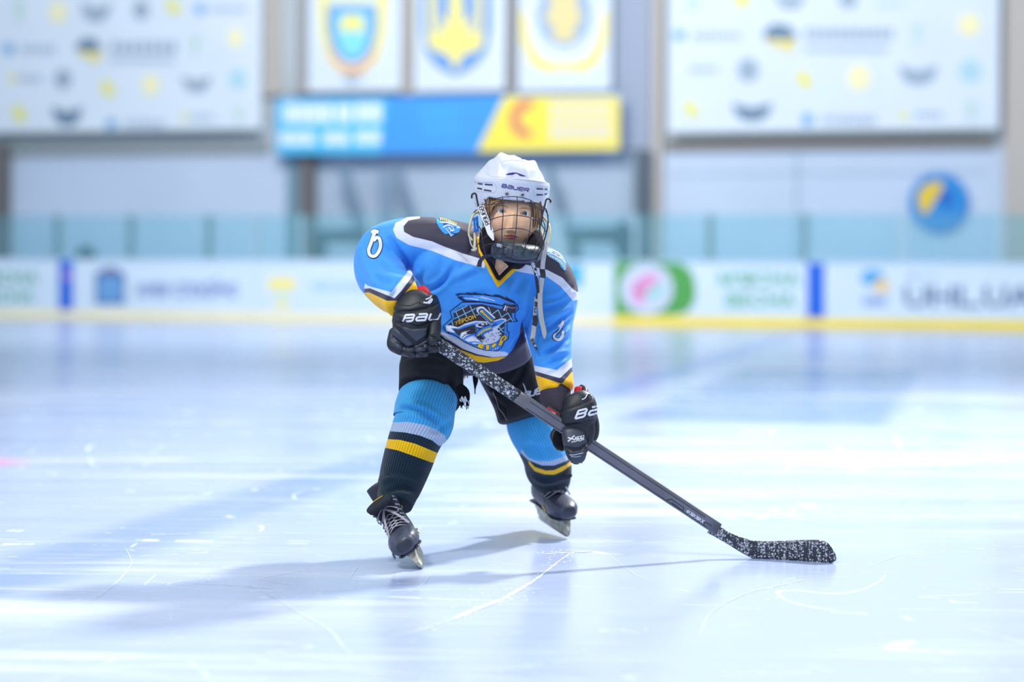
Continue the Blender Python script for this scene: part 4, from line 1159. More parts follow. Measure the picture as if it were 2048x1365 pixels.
# collar: V band standing off the cloth
mb = MB()
pad(mb, JH, [(953, 474), (957, 505), (995, 577), (1046, 528), (1038, 524), (996, 561), (968, 507), (962, 474)], .004, 3, mat('collar_yellow', YEL, .65), sink=.001)
build(mb, 'collar', jersey)
mb = MB()
C_ = lambda x, y: (880 + x / 9.1, 570 + y / 9.1)
def cp(pts): return [C_(*p) for p in pts]
def cpoly(pts, m, off, st=3.0): art_poly(mb, JH, cp(pts), m, off, st)
def cst(pts, w_, m, off, sm=1): art_stroke(mb, JH, cp(pts), w_ / 9.1, m, off, 3, sm)
L = .0004; Z0 = .0012
shield = [(400, 310), (175, 480), (215, 600), (70, 730), (62, 800), (150, 885), (250, 905), (340, 970), (450, 1050), (620, 1130), (800, 1190), (1040, 1210), (1130, 1140), (1170, 1050), (1250, 980), (1262, 860), (1225, 840), (1225, 680), (1420, 665), (1365, 590), (1370, 500), (1440, 440), (1420, 370), (1330, 310), (1200, 290), (1130, 370), (760, 305)]
cpoly(shield, navy, Z0)
cpoly(inset(shield, 16), jb, Z0 + L)
cpoly([(245, 490), (400, 395), (560, 360), (760, 350), (960, 395), (1140, 445), (1300, 510), (1315, 600), (1330, 660), (1180, 680), (1170, 800), (1150, 900), (1080, 980), (900, 1080), (760, 1080), (560, 1030), (440, 980), (330, 900), (240, 850), (140, 820), (130, 740), (270, 620)], jd, Z0 + 2 * L)
for a in ([(250, 500), (500, 380)], [(270, 610), (420, 540), (700, 400)], [(290, 480), (370, 650)], [(400, 400), (500, 600)], [(545, 370), (630, 550)], [(660, 550), (740, 520)], [(950, 530), (1060, 450)], [(1060, 450), (1120, 590)], [(880, 400), (930, 520)], [(1110, 590), (1240, 500)], [(1230, 500), (1320, 660)], [(1190, 660), (1300, 600)], [(220, 650), (240, 740)], [(960, 800), (1060, 840), (1160, 770)], [(1060, 740), (1110, 820), (1150, 860)]):
    cst(a, 17, jl, Z0 + 3 * L)
# fish: white belly, dark back, blue outline
cpoly([(120, 740), (200, 740), (330, 770), (450, 700), (640, 650), (880, 660), (1000, 640), (1120, 600), (1200, 610), (1200, 650), (1100, 720), (1040, 800), (1120, 880), (1120, 950), (980, 1060), (820, 1090), (700, 1090), (520, 1040), (400, 980), (300, 880), (200, 850), (130, 830)], jw, Z0 + 4 * L)
cpoly([(200, 790), (330, 790), (470, 730), (660, 680), (900, 680), (1010, 660), (1120, 625), (1180, 640), (1060, 730), (900, 800), (760, 850), (640, 900), (500, 960), (430, 990), (340, 930), (260, 850)], jb, Z0 + 5 * L)
cpoly([(240, 800), (330, 815), (460, 770), (600, 720), (650, 730), (640, 780), (500, 830), (400, 870), (340, 930), (270, 850)], jd, Z0 + 6 * L)
cpoly([(380, 880), (480, 830), (600, 800), (700, 800), (620, 860), (480, 930), (420, 980), (370, 960)], jw, Z0 + 7 * L)
cpoly([(480, 850), (620, 780), (680, 800), (620, 870), (500, 890)], jd, Z0 + 8 * L)
cst([(400, 960), (470, 900), (600, 870), (760, 830)], 14, navy, Z0 + 8 * L, 3); cst([(440, 1000), (520, 930), (640, 900)], 14, jb, Z0 + 9 * L, 3)
cpoly([(650, 710), (760, 670), (900, 680), (960, 710), (860, 770), (720, 770), (660, 750)], jw, Z0 + 7 * L)
cpoly([(680, 715), (780, 680), (880, 690), (900, 715), (820, 745), (720, 745)], navy, Z0 + 8 * L); cpoly([(760, 690), (850, 690), (870, 710), (800, 728), (745, 718)], jw, Z0 + 9 * L); cpoly(ell(815, 706, 22, 14, 12), navy, Z0 + 10 * L)
cst([(660, 770), (800, 790), (930, 740), (1030, 700)], 13, navy, Z0 + 9 * L, 3)
cpoly([(520, 1040), (640, 930), (700, 990), (760, 1060), (700, 1085), (600, 1075)], jw, Z0 + 8 * L); cst([(540, 1050), (620, 1040), (700, 1050), (780, 1040)], 20, jb, Z0 + 9 * L, 3)
for x, y in ((880, 980), (920, 920), (980, 980), (960, 900), (630, 990), (1000, 930), (880, 860), (940, 880), (1060, 860), (1100, 900), (840, 1020), (1020, 870)): cpoly(ell(x, y, 12, 7, 8, .5), navy, Z0 + 9 * L)
cst([(1040, 870), (1130, 850), (1160, 880), (1060, 910), (1150, 920)], 8, navy, Z0 + 9 * L)
# stick
cst([(740, 440), (960, 640)], 150, jw, Z0 + 10 * L); cpoly(ell(745, 450, 78, 70, 20), jw, Z0 + 10 * L)
cst([(755, 470), (960, 655)], 112, navy, Z0 + 11 * L); cpoly(ell(760, 470, 56, 50, 20), navy, Z0 + 11 * L)
cst([(760, 475), (955, 650)], 86, jb, Z0 + 12 * L); cpoly(ell(765, 475, 43, 40, 18), jb, Z0 + 12 * L)
cst([(765, 480), (960, 655)], 44, navy, Z0 + 13 * L); cst([(765, 478), (950, 645)], 26, jy, Z0 + 14 * L); cpoly(ell(760, 470, 30, 24, 14), jy, Z0 + 14 * L)
cst([(940, 760), (820, 800), (720, 870), (700, 910), (790, 990)], 120, navy, Z0 + 11 * L); cst([(940, 760), (820, 800), (720, 870), (700, 910), (785, 985)], 96, jb, Z0 + 12 * L)
cst([(700, 900), (780, 980)], 66, navy, Z0 + 13 * L); cst([(930, 765), (800, 810), (720, 870), (700, 905)], 26, jy, Z0 + 14 * L); cst([(735, 985), (800, 985)], 20, jy, Z0 + 14 * L)
# puck
cpoly([(1170, 345), (1370, 365), (1385, 400), (1350, 500), (1290, 515), (1120, 450)], jd, Z0 + 5 * L); cst([(1200, 370), (1160, 460)], 26, jw, Z0 + 6 * L); cst([(1230, 380), (1200, 475)], 10, jw, Z0 + 6 * L); cst([(1220, 385), (1330, 420), (1370, 400)], 9, pink_t, Z0 + 6 * L)
# flying hair wave
wave = [(270, 175), (350, 152), (500, 158), (470, 135), (620, 155), (600, 130), (820, 180), (780, 150), (1000, 205), (960, 175), (1070, 182), (1220, 250), (1190, 205), (1380, 330), (1330, 325), (1180, 330), (1140, 385), (1000, 345), (760, 315), (430, 300), (310, 222), (420, 222)]
cpoly(wave, navy, Z0 + 3 * L)
cpoly([(340, 178), (500, 172), (700, 180), (900, 210), (1080, 225), (1300, 322), (1180, 322), (1130, 365), (1000, 330), (760, 298), (480, 280), (400, 240), (440, 215), (360, 200)], jb, Z0 + 4 * L)
cst([(450, 235), (560, 250), (700, 275)], 14, jw, Z0 + 5 * L, 3); cst([(600, 195), (720, 240), (860, 275)], 12, jl, Z0 + 5 * L, 3); cst([(740, 220), (860, 250), (1000, 290)], 12, jw, Z0 + 5 * L, 3)
x0, y0 = C_(292, 728); x1, y1 = C_(660, 600)
ang = math.atan2(y1 - y0, x1 - x0)
art_text(mb, JH, 'ХЕРСОН', (x0, y0), math.hypot(x1 - x0, y1 - y0), 8.2, jy, Z0 + 6 * L, ang)
# club name along the lower rim, amber blocks with dark outline
for pts in ([(690, 1110), (760, 1140), (780, 1110), (720, 1090), (690, 1110)], [(850, 1095), (850, 1165)], [(875, 1100), (870, 1165)], [(940, 1120), (1000, 1060), (1010, 1080), (950, 1130)], [(1070, 1090), (1110, 960), (1150, 920)], [(1100, 1080), (1130, 1000)], [(1170, 900), (1190, 960), (1150, 985)]):
    cst(pts, 46, navy, Z0 + 10 * L); cst(pts, 30, jy, Z0 + 11 * L)
cst([(950, 1185), (965, 1165)], 9, jw, Z0 + 8 * L); cst([(990, 1175), (1000, 1135), (1015, 1165)], 9, jw, Z0 + 8 * L); cst([(1025, 1150), (1050, 1125), (1045, 1150)], 9, jw, Z0 + 8 * L)
cr = build(mb, 'crest', jersey); cr['label'] = 'printed shield crest with fish, net, stick and puck'
# sleeve numbers
def digit(pts, name, w0=10.5, w1=7.2, extra=None):
    global mb
    mb = MB(); art_stroke(mb, JH, pts, w0, navy, .0012, 3, 4); art_stroke(mb, JH, pts, w1, jw, .0022, 3, 4)
    if extra:
        for e in extra: art_stroke(mb, JH, e, w0, navy, .0012, 3, 3); art_stroke(mb, JH, e, w1, jw, .0022, 3, 3)
    return build(mb, name, jersey)
c2 = lambda x, y: (700 + x / 4.267, 420 + y / 4.267)
digit([c2(*p) for p in ((222, 186), (202, 225), (182, 285), (162, 345), (172, 388), (205, 400), (238, 375), (260, 310), (254, 252), (228, 240), (202, 268))], 'sleeve_number', 9.4, 6.6, [[c2(*p) for p in ((186, 200), (212, 184), (246, 196))]])
digit([(1127, 643), (1122, 651), (1117, 655)], 'sleeve_number', 7, 4.6, [[(1123, 654), (1116, 664), (1108, 671), (1109, 678), (1117, 680), (1124, 674), (1127, 664)]])
# shoulder patches
def patch(pl, strokes, dots, name='shoulder_patch'):
    global mb
    mb = MB(); art_poly(mb, JH, pl, jcy, .0012, 2.5); 
    for p, w_, m in strokes: art_stroke(mb, JH, p, w_, m, .0022, 2, 2)
    for p, w_, m in dots: art_stroke(mb, JH, p, w_, m, .0028, 2)
    return build(mb, name, jersey)
c6 = lambda x, y: (860 + x / 22.7, 425 + y / 22.7)
patch([c6(*p) for p in ((280, 270), (480, 400), (900, 420), (1180, 560), (1380, 720), (1330, 900), (1180, 960), (1040, 1060), (960, 1120), (860, 960), (700, 1000), (560, 880), (420, 700), (300, 480))],
 [([c6(*p) for p in ((450, 480), (800, 500), (1150, 620))], 1.6, jw), ([c6(*p) for p in ((600, 700), (740, 610), (900, 620), (1120, 740))], 2.6, jw), ([c6(*p) for p in ((600, 560), (760, 560), (860, 640))], 2.2, navy), ([c6(*p) for p in ((860, 700), (960, 840), (1100, 800))], 3.4, jw), ([c6(*p) for p in ((720, 730), (860, 900), (965, 1080))], 1.4, jw), ([c6(*p) for p in ((965, 1080), (1040, 1000))], 1.2, jw), ([c6(*p) for p in ((960, 900), (1060, 960), (1180, 980))], 1.2, navy), ([c6(*p) for p in ((880, 760), (900, 840))], 1.6, navy), ([c6(*p) for p in ((900, 620), (1010, 690), (1160, 720))], 1.4, navy), ([c6(*p) for p in ((1220, 720), (1340, 700))], 2.4, jw)],
 [([c6(480 + 88 * k, 285 + 12 * k + 2.2 * k * k), c6(480 + 84 * k, 385 + 12 * k + 2.2 * k * k)], 2.0, jy if k % 5 else mat('print_pale_gold', (240, 226, 160), .6)) for k in range(9)])
c7 = lambda x, y: (1085 + x / 17.06, 480 + y / 17.06)
patch([c7(*p) for p in ((170, 280), (330, 320), (520, 420), (700, 600), (800, 780), (790, 1040), (740, 1060), (620, 940), (560, 800), (380, 680), (220, 590), (110, 480))],
 [([c7(*p) for p in ((330, 370), (500, 440), (650, 580))], 1.6, jw), ([c7(*p) for p in ((300, 480), (500, 580), (680, 700), (740, 790))], 1.5, jw), ([c7(*p) for p in ((340, 420), (460, 500), (600, 580))], 2.6, jd), ([c7(*p) for p in ((380, 460), (480, 520))], 1.4, lav_t), ([c7(*p) for p in ((150, 420), (230, 400))], 2.4, jw), ([c7(*p) for p in ((560, 590), (700, 640))], 1.1, jw)],
 [([c7(x - 14, y - 22), c7(x + 18, y + 30)], 2.0, jy) for x, y in ((160, 500), (262, 575), (330, 605), (440, 650), (515, 715), (570, 765), (630, 830), (690, 905), (735, 985))])

# inner sleeve at the lower wrist and the dark neck guard
under = mat('undershirt', (64, 58, 72), .8, .2, 0, (50, .08), (300, .2))
mb = MB(); v, f, _ = loft([(1110, 772, 5.565, 31, .045), (1112, 795, 5.55, 30, .042), (1118, 815, 5.54, 27, .038), (1124, 832, 5.535, 24, .034)], n=28, m=4); mb.add(v, f, under); build(mb, 'inner_sleeve', root)
blk = mat('neck_guard_black', (30, 28, 36), .85, .2, 0, (80, .1))
mb = MB(); v, f, _ = loft([(1022, 470, 5.60, 60, .075), (1018, 486, 5.60, 58, .08), (1012, 500, 5.60, 52, .082), (1000, 512, 5.60, 40, .075)], n=36, m=4, cap=.2); mb.add(v, f, blk)
for pts in ([(969, 508, 5.53), (982, 530, 5.535), (996, 556, 5.535)], [(1034, 524, 5.525), (1016, 540, 5.53), (998, 558, 5.535)]):
    v, f, _ = wire(pts, .006, 10, 4, flat=.005); mb.add(v, f, blk)
build(mb, 'neck_guard', root)

# ---------------- padded shorts
sh = [loft([(888, 695, 5.80, 72, .10), (865, 730, 5.73, 66, .105), (862, 768, 5.66, 65, .104), (861, 788, 5.62, 64, .104)], n=32, m=5, ex=2.2, cap=.12)[:2],
      loft([(1002, 700, 5.84, 64, .10), (1020, 745, 5.84, 62, .10), (1038, 795, 5.83, 56, .095), (1049, 834, 5.82, 55, .092)], n=32, m=5, ex=2.2, cap=.12)[:2],
      loft([(962, 680, 5.80, 88, .10), (962, 700, 5.82, 88, .11), (962, 716, 5.83, 60, .09)], n=32, m=4, cap=.2)[:2]]
sm_ = fuse(sh, .006, 10); ripple(sm_, .002, 22, 9)
folds(sm_, [([(800, 730), (830, 722), (870, 722), (905, 735)], 6, .006), ([(798, 752), (840, 740), (900, 745)], 6, -.005), ([(900, 730), (898, 770), (905, 800)], 6, -.006), ([(975, 775), (1000, 800), (1002, 835)], 5, .006), ([(985, 790), (1005, 815), (1010, 840)], 4, -.007), ([(1050, 730), (1035, 760), (1010, 790)], 5, -.005), ([(800, 765), (850, 758), (900, 775)], 3, -.003)])
# trim the lower ends to the hem lines of the photograph is left to the sock bands overlapping them
sm_.materials.append(mat('shorts_black', (20, 23, 31), .72, .3, 0, (8, .22), (500, .2)))
shorts = place('shorts', sm_, root); shorts['label'] = 'black padded hockey shorts'
SH = bvh_hit(shorts)
mb = MB(); word(mb, SH, 'BaUeR', (1034, 801), (9.6, -2.9), (2.6, -11.5), .26, 3.0, mat('print_silver', (188, 192, 206), .5), .0015); build(mb, 'lettering', shorts)
mb = MB(); 
for pts in ([(986, 784), (990, 792), (994, 802), (998, 818)], [(998, 818), (1006, 828), (1014, 840)]): art_stroke(mb, SH, pts, 1.2, mat('piping_beige', (150, 140, 146), .7), .002, 3, 3)
build(mb, 'piping', shorts)
mb = MB(); fur = mat('frayed_lining', (20, 24, 30), .9, .1)
v, f, _ = loft([(918, 774, 5.55, 9, .012), (927, 786, 5.55, 12, .014), (930, 800, 5.55, 10, .012)], n=14, m=3); mb.add(v, f, fur)
for k in range(26):
    x = 920 + 18 * rr.random(); l_ = 4 + 10 * rr.random() * (k % 3 == 0); v, f, _ = wire([(x, 798, 5.55), (x + rr.gauss(0, 1), 806, 5.55), (x + rr.gauss(-1, 2), 808 + l_, 5.55)], .0011, 5, 2); mb.add(v, f, fur)
for k in range(7):
    v, f, _ = wire([(920 + 2 * k, 800 - k % 3 * 3, 5.531), (922 + 2 * k, 803 - k % 2 * 4, 5.53)], .0022, 6, 2); mb.add(v, f, jw)
build(mb, 'frayed_hem', shorts)
mb = MB()
v, f, _ = loft([(951, 752, 5.70, 6, .006), (951, 764, 5.70, 5, .006), (950, 778, 5.70, 1.6, .002), (950, 788, 5.70, 1.2, .002)], n=10, m=3); mb.add(v, f, fur)
v, f, _ = wire([(933, 742, 5.70), (935, 750, 5.70), (935, 756, 5.70)], .0016, 6, 3); mb.add(v, f, fur); build(mb, 'drawstring', shorts)

# ---------------- socks
sock_cols = [('k_white', (172, 190, 220)), ('k_dark', (26, 46, 62)), ('k_yellow', (250, 196, 20))]
sock_m = layered('sock_knit', (64, 164, 226), sock_cols, rough=.9, spec=.1, sheen=.2, knit=19, noise=(30, .06))
def sock(rows, W_, D_, Y_, name, lab, fl):
    v, f, uv = loft(rows, n=72, m=14, ex=2.1, cap=.1)
    mb = MB(); mb.add(v, f, sock_m, True, uv); me = mb.mesh(name)
    folds(me, fl); ripple(me, .0012, 30, 5)
    pattern(me, 'k_white', W_); pattern(me, 'k_dark', D_); pattern(me, 'k_yellow', Y_)
    o = place(name, me, root); o['label'] = lab; return o
d4 = lambda x, y: (740 + x / 4.015, 660 + y / 4.015)
sock([(866, 765, 5.69, 50, .06), (857, 795, 5.635, 59, .076), (850, 820, 5.60, 61, .080), (846, 845, 5.585, 61, .076), (836, 865, 5.58, 55, .07), (826, 890, 5.58, 52, .066), (815, 925, 5.59, 50, .064), (803, 962, 5.59, 46, .06), (795, 985, 5.57, 42, .052), (789, 1010, 5.54, 36, .044)],
 [[d4(*p) for p in ((100, 735), (180, 745), (300, 740), (440, 765), (540, 805), (600, 850), (620, 900), (556, 935), (500, 890), (400, 850), (280, 825), (150, 815), (100, 820))]],
 [[d4(*p) for p in ((90, 815), (150, 815), (280, 825), (400, 850), (500, 890), (556, 935), (640, 940), (600, 1150), (420, 1500), (0, 1500), (40, 1000))]],
 [[d4(*p) for p in ((80, 875), (130, 878), (240, 885), (360, 915), (530, 985), (560, 1000), (520, 1070), (490, 1065), (340, 1010), (220, 968), (120, 948), (80, 945))]],
 'sock', 'knitted blue sock with white, black and yellow bands, front leg',
 [([(790, 820), (830, 820), (870, 840), (893, 862)], 6, -.007), ([(795, 808), (840, 812), (880, 835)], 5, .006), ([(905, 840), (880, 862), (860, 868)], 5, -.006), ([(755, 965), (790, 958), (838, 972)], 6, .006), ([(770, 985), (800, 978), (830, 985)], 5, -.006)])
e5 = lambda x, y: (1010 + x / 4.875, 820 + y / 4.875)
sock([(1052, 820, 5.87, 40, .06), (1060, 850, 5.86, 47, .070), (1077, 885, 5.90, 46, .068), (1090, 915, 5.97, 45, .064), (1098, 940, 6.03, 46, .062), (1106, 962, 6.08, 36, .056), (1110, 975, 6.10, 28, .048)],
 [[e5(*p) for p in ((160, 380), (230, 470), (300, 500), (430, 505), (540, 470), (600, 440), (640, 480), (600, 500), (480, 545), (360, 545), (270, 510), (225, 490), (150, 420))]],
 [[e5(*p) for p in ((150, 420), (225, 490), (270, 510), (360, 545), (480, 545), (600, 500), (640, 470), (760, 480), (760, 900), (100, 900))]],
 [[e5(*p) for p in ((215, 488), (235, 500), (290, 560), (400, 595), (480, 590), (600, 535), (650, 490), (660, 530), (560, 600), (480, 635), (380, 630), (290, 600), (240, 540))]],
 'sock', 'knitted blue sock with white, black and yellow bands, rear leg', [([(1045, 890), (1080, 895), (1110, 900)], 6, -.004), ([(1040, 905), (1075, 915), (1120, 912)], 6, .005), ([(1060, 950), (1090, 965), (1135, 955)], 5, .005)])

# ---------------- gloves
gl_m = mat('glove_black', (30, 34, 43), .48, .45, 0, (30, .12), (700, .15)); gl_p = mat('glove_panel', (50, 59, 74), .42, .45, 0, (40, .10), (900, .12))
gl_l = mat('glove_lining_red', (196, 24, 48), .7); gl_w = mat('glove_white_print', (214, 218, 232), .5); palm_m = mat('palm_dark', (28, 26, 30), .85, .2)
def glove(base_parts, pads_, name_label, words, extra, thumb=None, fingers=(), vox=.0045):
    g = empty('glove', (0, 0, 0)); c = P(*base_parts['at']); g.location = c - WLOC['person']; g.parent = root; WLOC[g.name] = c
    g['label'] = name_label
    bm2 = fuse(base_parts['parts'], vox, 6); bm2.materials.append(gl_m)
    b = place('glove_body', bm2, g)
    FB = [b]
    for rows in fingers:
        mb = MB(); v, f, _ = loft(rows, n=18, m=5, ex=2.5, cap=.9); mb.add(v, f, gl_m); FB.append(build(mb, 'finger', g))
    if thumb:
        mb = MB(); v, f, _ = loft(thumb, n=24, m=5, ex=2.6, cap=.8); mb.add(v, f, gl_m); FB.append(build(mb, 'thumb', g))
    hit = bvh_hit(*FB)
    P_ = []
    for poly, h, e, m in pads_:
        mb = MB(); pad(mb, hit, poly, h, e, m); P_.append(build(mb, 'padded_panel', g))
    hit2 = bvh_hit(*(FB + P_))
    for nm, fn in words:
        mb = MB(); fn(mb, hit2); build(mb, nm, g)
    for nm, fn in extra:
        mb = MB(); fn(mb, hit2); build(mb, nm, g)
    return g
k8 = lambda *pts: [(760 + x / 9.1, 570 + y / 9.1) for x, y in pts]
glove(dict(at=(828, 690, 5.42), parts=[
    loft([(816, 600, 5.46, 28, .036), (826, 616, 5.44, 43, .045), (832, 636, 5.43, 49, .050), (832, 655, 5.42, 47, .050), (829, 680, 5.42, 46, .046), (832, 697, 5.43, 40, .040)], n=36, m=5, ex=2.4, cap=.25)[:2],
    loft([(862, 600, 5.47, 15, .03), (868, 622, 5.45, 15, .035), (868, 650, 5.44, 14, .035)], n=20, m=3)[:2]]),
 [(k8((180, 350), (260, 360), (560, 365), (700, 300), (900, 400), (860, 420), (560, 490), (290, 500), (230, 470)), .007, 6, gl_m),
  (k8((285, 510), (600, 480), (930, 400), (1070, 330), (1085, 470), (1070, 600), (960, 650), (840, 720), (700, 760), (560, 740), (420, 700), (300, 650)), .014, 10, gl_m),
  (k8((700, 300), (900, 180), (1060, 300), (1065, 330), (930, 395), (760, 400)), .006, 5, gl_m),
  (k8((270, 690), (440, 740), (600, 790), (860, 770), (880, 720), (870, 900), (860, 935), (660, 1060), (290, 720)), .011, 5, gl_p),
  (k8((250, 740), (640, 1085), (510, 1160), (220, 900)), .009, 5, gl_p),
  (k8((210, 915), (490, 1165), (480, 1215), (330, 1180), (165, 1040)), .007, 5, gl_p),
  (k8((865, 965), (850, 1200), (700, 1230), (510, 1210), (520, 1165), (665, 1085)), .010, 5, gl_p),
  (k8((905, 700), (1080, 600), (1075, 860), (1050, 930), (1020, 960), (890, 945), (895, 850)), .010, 5, gl_m),
  (k8((885, 970), (1040, 975), (1060, 1010), (970, 1100), (960, 1170), (870, 1200)), .009, 5, gl_m),
  (k8((680, 1225), (840, 1205), (820, 1280), (670, 1280)), .005, 4, gl_m)],
 'black padded hockey glove at the top of the stick',
 [('lettering', lambda mb, h: word(mb, h, 'BaU', (806, 643.5), (18.6, -1.2), (5.5, -12.5), .36, 3.7, gl_w, .0012)),
  ('wing_print', lambda mb, h: [art_stroke(mb, h, k8(*p), w_, gl_w, .001, 3, 3) for p, w_ in ((((830, 270), (900, 240), (935, 200)), 2.6), (((790, 320), (850, 330), (885, 310), (940, 250)), 3.2), (((880, 345), (930, 310), (950, 260)), 2.6))])],
 [('cuff_lining', lambda mb, h: (lambda r: mb.add(r[0], r[1], gl_l))(loft([(842, 582, 5.465, 14, .022), (848, 592, 5.455, 15, .026), (850, 600, 5.46, 12, .026)], n=18, m=3, cap=.3)))],
 fingers=[[(790, 668, 5.43, 13, .022), (786, 690, 5.41, 12, .022), (800, 700, 5.39, 11, .020)], [(808, 680, 5.42, 13, .022), (808, 699, 5.40, 12, .020), (822, 706, 5.38, 10, .018)],
          [(832, 684, 5.42, 13, .022), (834, 702, 5.40, 12, .020), (846, 706, 5.375, 9, .018)], [(856, 680, 5.42, 12, .022), (858, 694, 5.395, 11, .020), (866, 698, 5.37, 8, .016)]],
 thumb=[(868, 640, 5.42, 13, .022), (870, 662, 5.385, 12, .020), (864, 682, 5.36, 10, .016)])
g3 = lambda *pts: [(1080 + x / 7.585, 760 + y / 7.585) for x, y in pts]
glove(dict(at=(1152, 930, 5.50), parts=[
    loft([(1150, 798, 5.52, 28, .040), (1157, 812, 5.51, 36, .046), (1158, 830, 5.505, 37, .046), (1156, 850, 5.50, 33, .042), (1154, 872, 5.50, 31, .038), (1152, 888, 5.50, 26, .032)], n=36, m=5, ex=2.4, cap=.25)[:2]]),
 [(g3((290, 490), (420, 420), (600, 360), (700, 330), (735, 300), (720, 215), (780, 215), (830, 280), (850, 360), (858, 440), (840, 560), (800, 600), (600, 670), (420, 690), (310, 680)), .014, 10, gl_m),
  (g3((320, 700), (420, 700), (560, 735), (660, 780), (700, 925), (700, 960), (600, 1035), (520, 1045), (420, 1020), (370, 1000), (330, 780)), .009, 6, gl_p),
  (g3((370, 1025), (420, 1045), (530, 1068), (620, 1055), (690, 985), (720, 980), (735, 1140), (720, 1220), (660, 1280), (560, 1298), (480, 1280), (420, 1200)), .006, 3, gl_m),
  (g3((425, 1060), (530, 1078), (620, 1065), (690, 1010), (700, 1140), (690, 1210), (640, 1255), (560, 1272), (490, 1255), (455, 1190)), .009, 4, gl_p)],
 'black padded hockey glove low on the stick shaft',
 [('lettering', lambda mb, h: word(mb, h, 'Ba', (1150.5, 838), (18.0, -4.5), (6.5, -16), .42, 4.0, gl_w, .0012)),
  ('model_lettering', lambda mb, h: [word(mb, h, 'X', (1136, 884), (13, -4), (0, -8), .1, 2.4, gl_w, .0012), word(mb, h, '800', (1150, 880), (4.6, -1.0), (.8, -4.6), .32, 1.5, gl_w, .0012), word(mb, h, 'VAPOR', (1142, 887), (3.9, -.9), (.8, -4), .34, 1.1, gl_w, .0012)]),
  ('small_print', lambda mb, h: [art_stroke(mb, h, g3((445, 1138), (520, 1140), (655, 1108)), 1.2, gl_w, .001, 2, 3), art_stroke(mb, h, g3((470, 1160), (540, 1170), (620, 1155)), .8, gl_w, .001, 2, 3)])],
 [('cuff_lining', lambda mb, h: (lambda r: mb.add(r[0], r[1], gl_l))(loft([(1158, 777, 5.535, 9, .02), (1157, 790, 5.53, 10, .026), (1154, 800, 5.53, 9, .026)], n=18, m=3, cap=.3))),
  ('cuff_roll', lambda mb, h: [(lambda r: mb.add(r[0], r[1], gl_m))(wire([(1146, 806, 5.495), (1158, 798, 5.49), (1169, 790, 5.50), (1170, 780, 5.52), (1163, 775, 5.535)], .0085, 12, 4)), art_stroke(mb, h, [(1164, 800), (1170, 797), (1174, 790)], 2, gl_w, .0015, 3, 3)]),
  ('cuff_piping', lambda mb, h: [(lambda r: mb.add(r[0], r[1], gl_l))(wire([(1096, 817, 5.50), (1104, 823, 5.49), (1113, 828, 5.485)], .0035, 8, 3)), (lambda r: mb.add(r[0], r[1], jcy))(wire([(1090, 820, 5.50), (1098, 827, 5.49), (1106, 832, 5.485)], .003, 8, 3)), (lambda r: mb.add(r[0], r[1], gl_m))(loft([(1098, 815, 5.53, 9, .02), (1112, 828, 5.52, 12, .03), (1124, 838, 5.51, 14, .03)], n=16, m=3))]),
  ('palm', lambda mb, h: (lambda r: mb.add(r[0], r[1], palm_m))(loft([(1120, 868, 5.535, 11, .018), (1117, 885, 5.54, 12, .02), (1127, 897, 5.535, 8, .018)], n=18, m=4)))],
 fingers=[[(1176, 835, 5.50, 10, .028), (1181, 860, 5.495, 10, .026), (1176, 882, 5.49, 8.5, .020), (1166, 890, 5.50, 7, .016)], [(1186, 832, 5.515, 9, .026), (1190, 852, 5.515, 9, .026), (1189, 872, 5.51, 8, .02), (1181, 884, 5.51, 6.5, .016)],
          [(1112, 862, 5.56, 7, .014), (1106, 872, 5.555, 6, .014), (1108, 882, 5.545, 5, .012)], [(1116, 878, 5.56, 7, .014), (1112, 888, 5.555, 6, .014), (1116, 896, 5.545, 5, .012)]],
 thumb=[(1148, 868, 5.475, 25, .024), (1151, 890, 5.46, 24, .022), (1153, 908, 5.458, 21, .019), (1155, 919, 5.46, 15, .016)])

# ---------------- helmet
hm = mat('helmet_white', (206, 212, 226), .25, .55, 0, (30, .01)); hk = mat('helmet_liner', (30, 32, 44), .8); hv = mat('helmet_purple', (58, 44, 130), .4); screw_m = mat('steel', (150, 154, 166), .25, .5, .9)
helmet = empty('helmet', (0, 0, 0)); hc_ = P(1022, 398, 5.52); helmet.parent = root; helmet.location = hc_ - WLOC['person']; WLOC[helmet.name] = hc_
helmet['label'] = 'white vented hockey helmet'
hrows = [(1020, 428, 5.55, 62, .110), (1021, 418, 5.55, 67, .118), (1022, 408, 5.545, 71, .124), (1022, 399, 5.54, 74, .127), (1022, 388, 5.535, 76, .130), (1023, 374, 5.53, 75.5, .131), (1023.5, 362, 5.53, 73, .130), (1025, 350, 5.53, 66, .122), (1027, 338, 5.53, 58, .110), (1029, 327, 5.53, 46, .09), (1030, 319, 5.53, 30, .06), (1031, 315.5, 5.53, 14, .03)]
HN = 160
v, f, uv = loft(hrows, n=HN, m=8, ex=2.15, start_cap=False, cap=.2)
V = [Vector(p) for p in v]
nR = (len(hrows) - 1) * 8 + 1
def hshape(p):
    px, py = proj(p); x, z = hl(px, py)
    t = sstep(60, 112, z)
    up = 9.5 * math.exp(-((x + 39) / 8.5) ** 2) * sstep(92, 122, z) + 6.0 * math.exp(-((x - 33) / 8.5) ** 2) * sstep(94, 120, z)
    side = -3.5 * sstep(84, 90, z) * sstep(126, 100, z) * (math.exp(-((abs(x) - 66) / 9) ** 2))
    brow = 1.6 * sstep(70, 74, z) * sstep(92, 82, z)
    cen = Vector(P(1026, 372, 5.53)); d = (p - cen).normalized()
    rid = 1.2 * math.exp(-((x + 24 - (z - 85) * .3) / 3.5) ** 2) * sstep(80, 95, z) + 1.2 * math.exp(-((x - 24 + (z - 85) * .3) / 3.5) ** 2) * sstep(80, 95, z)
    return p + hU * (up * HK) + d * ((side + rid + brow) * HK)
V2 = [hshape(p) for p in V]
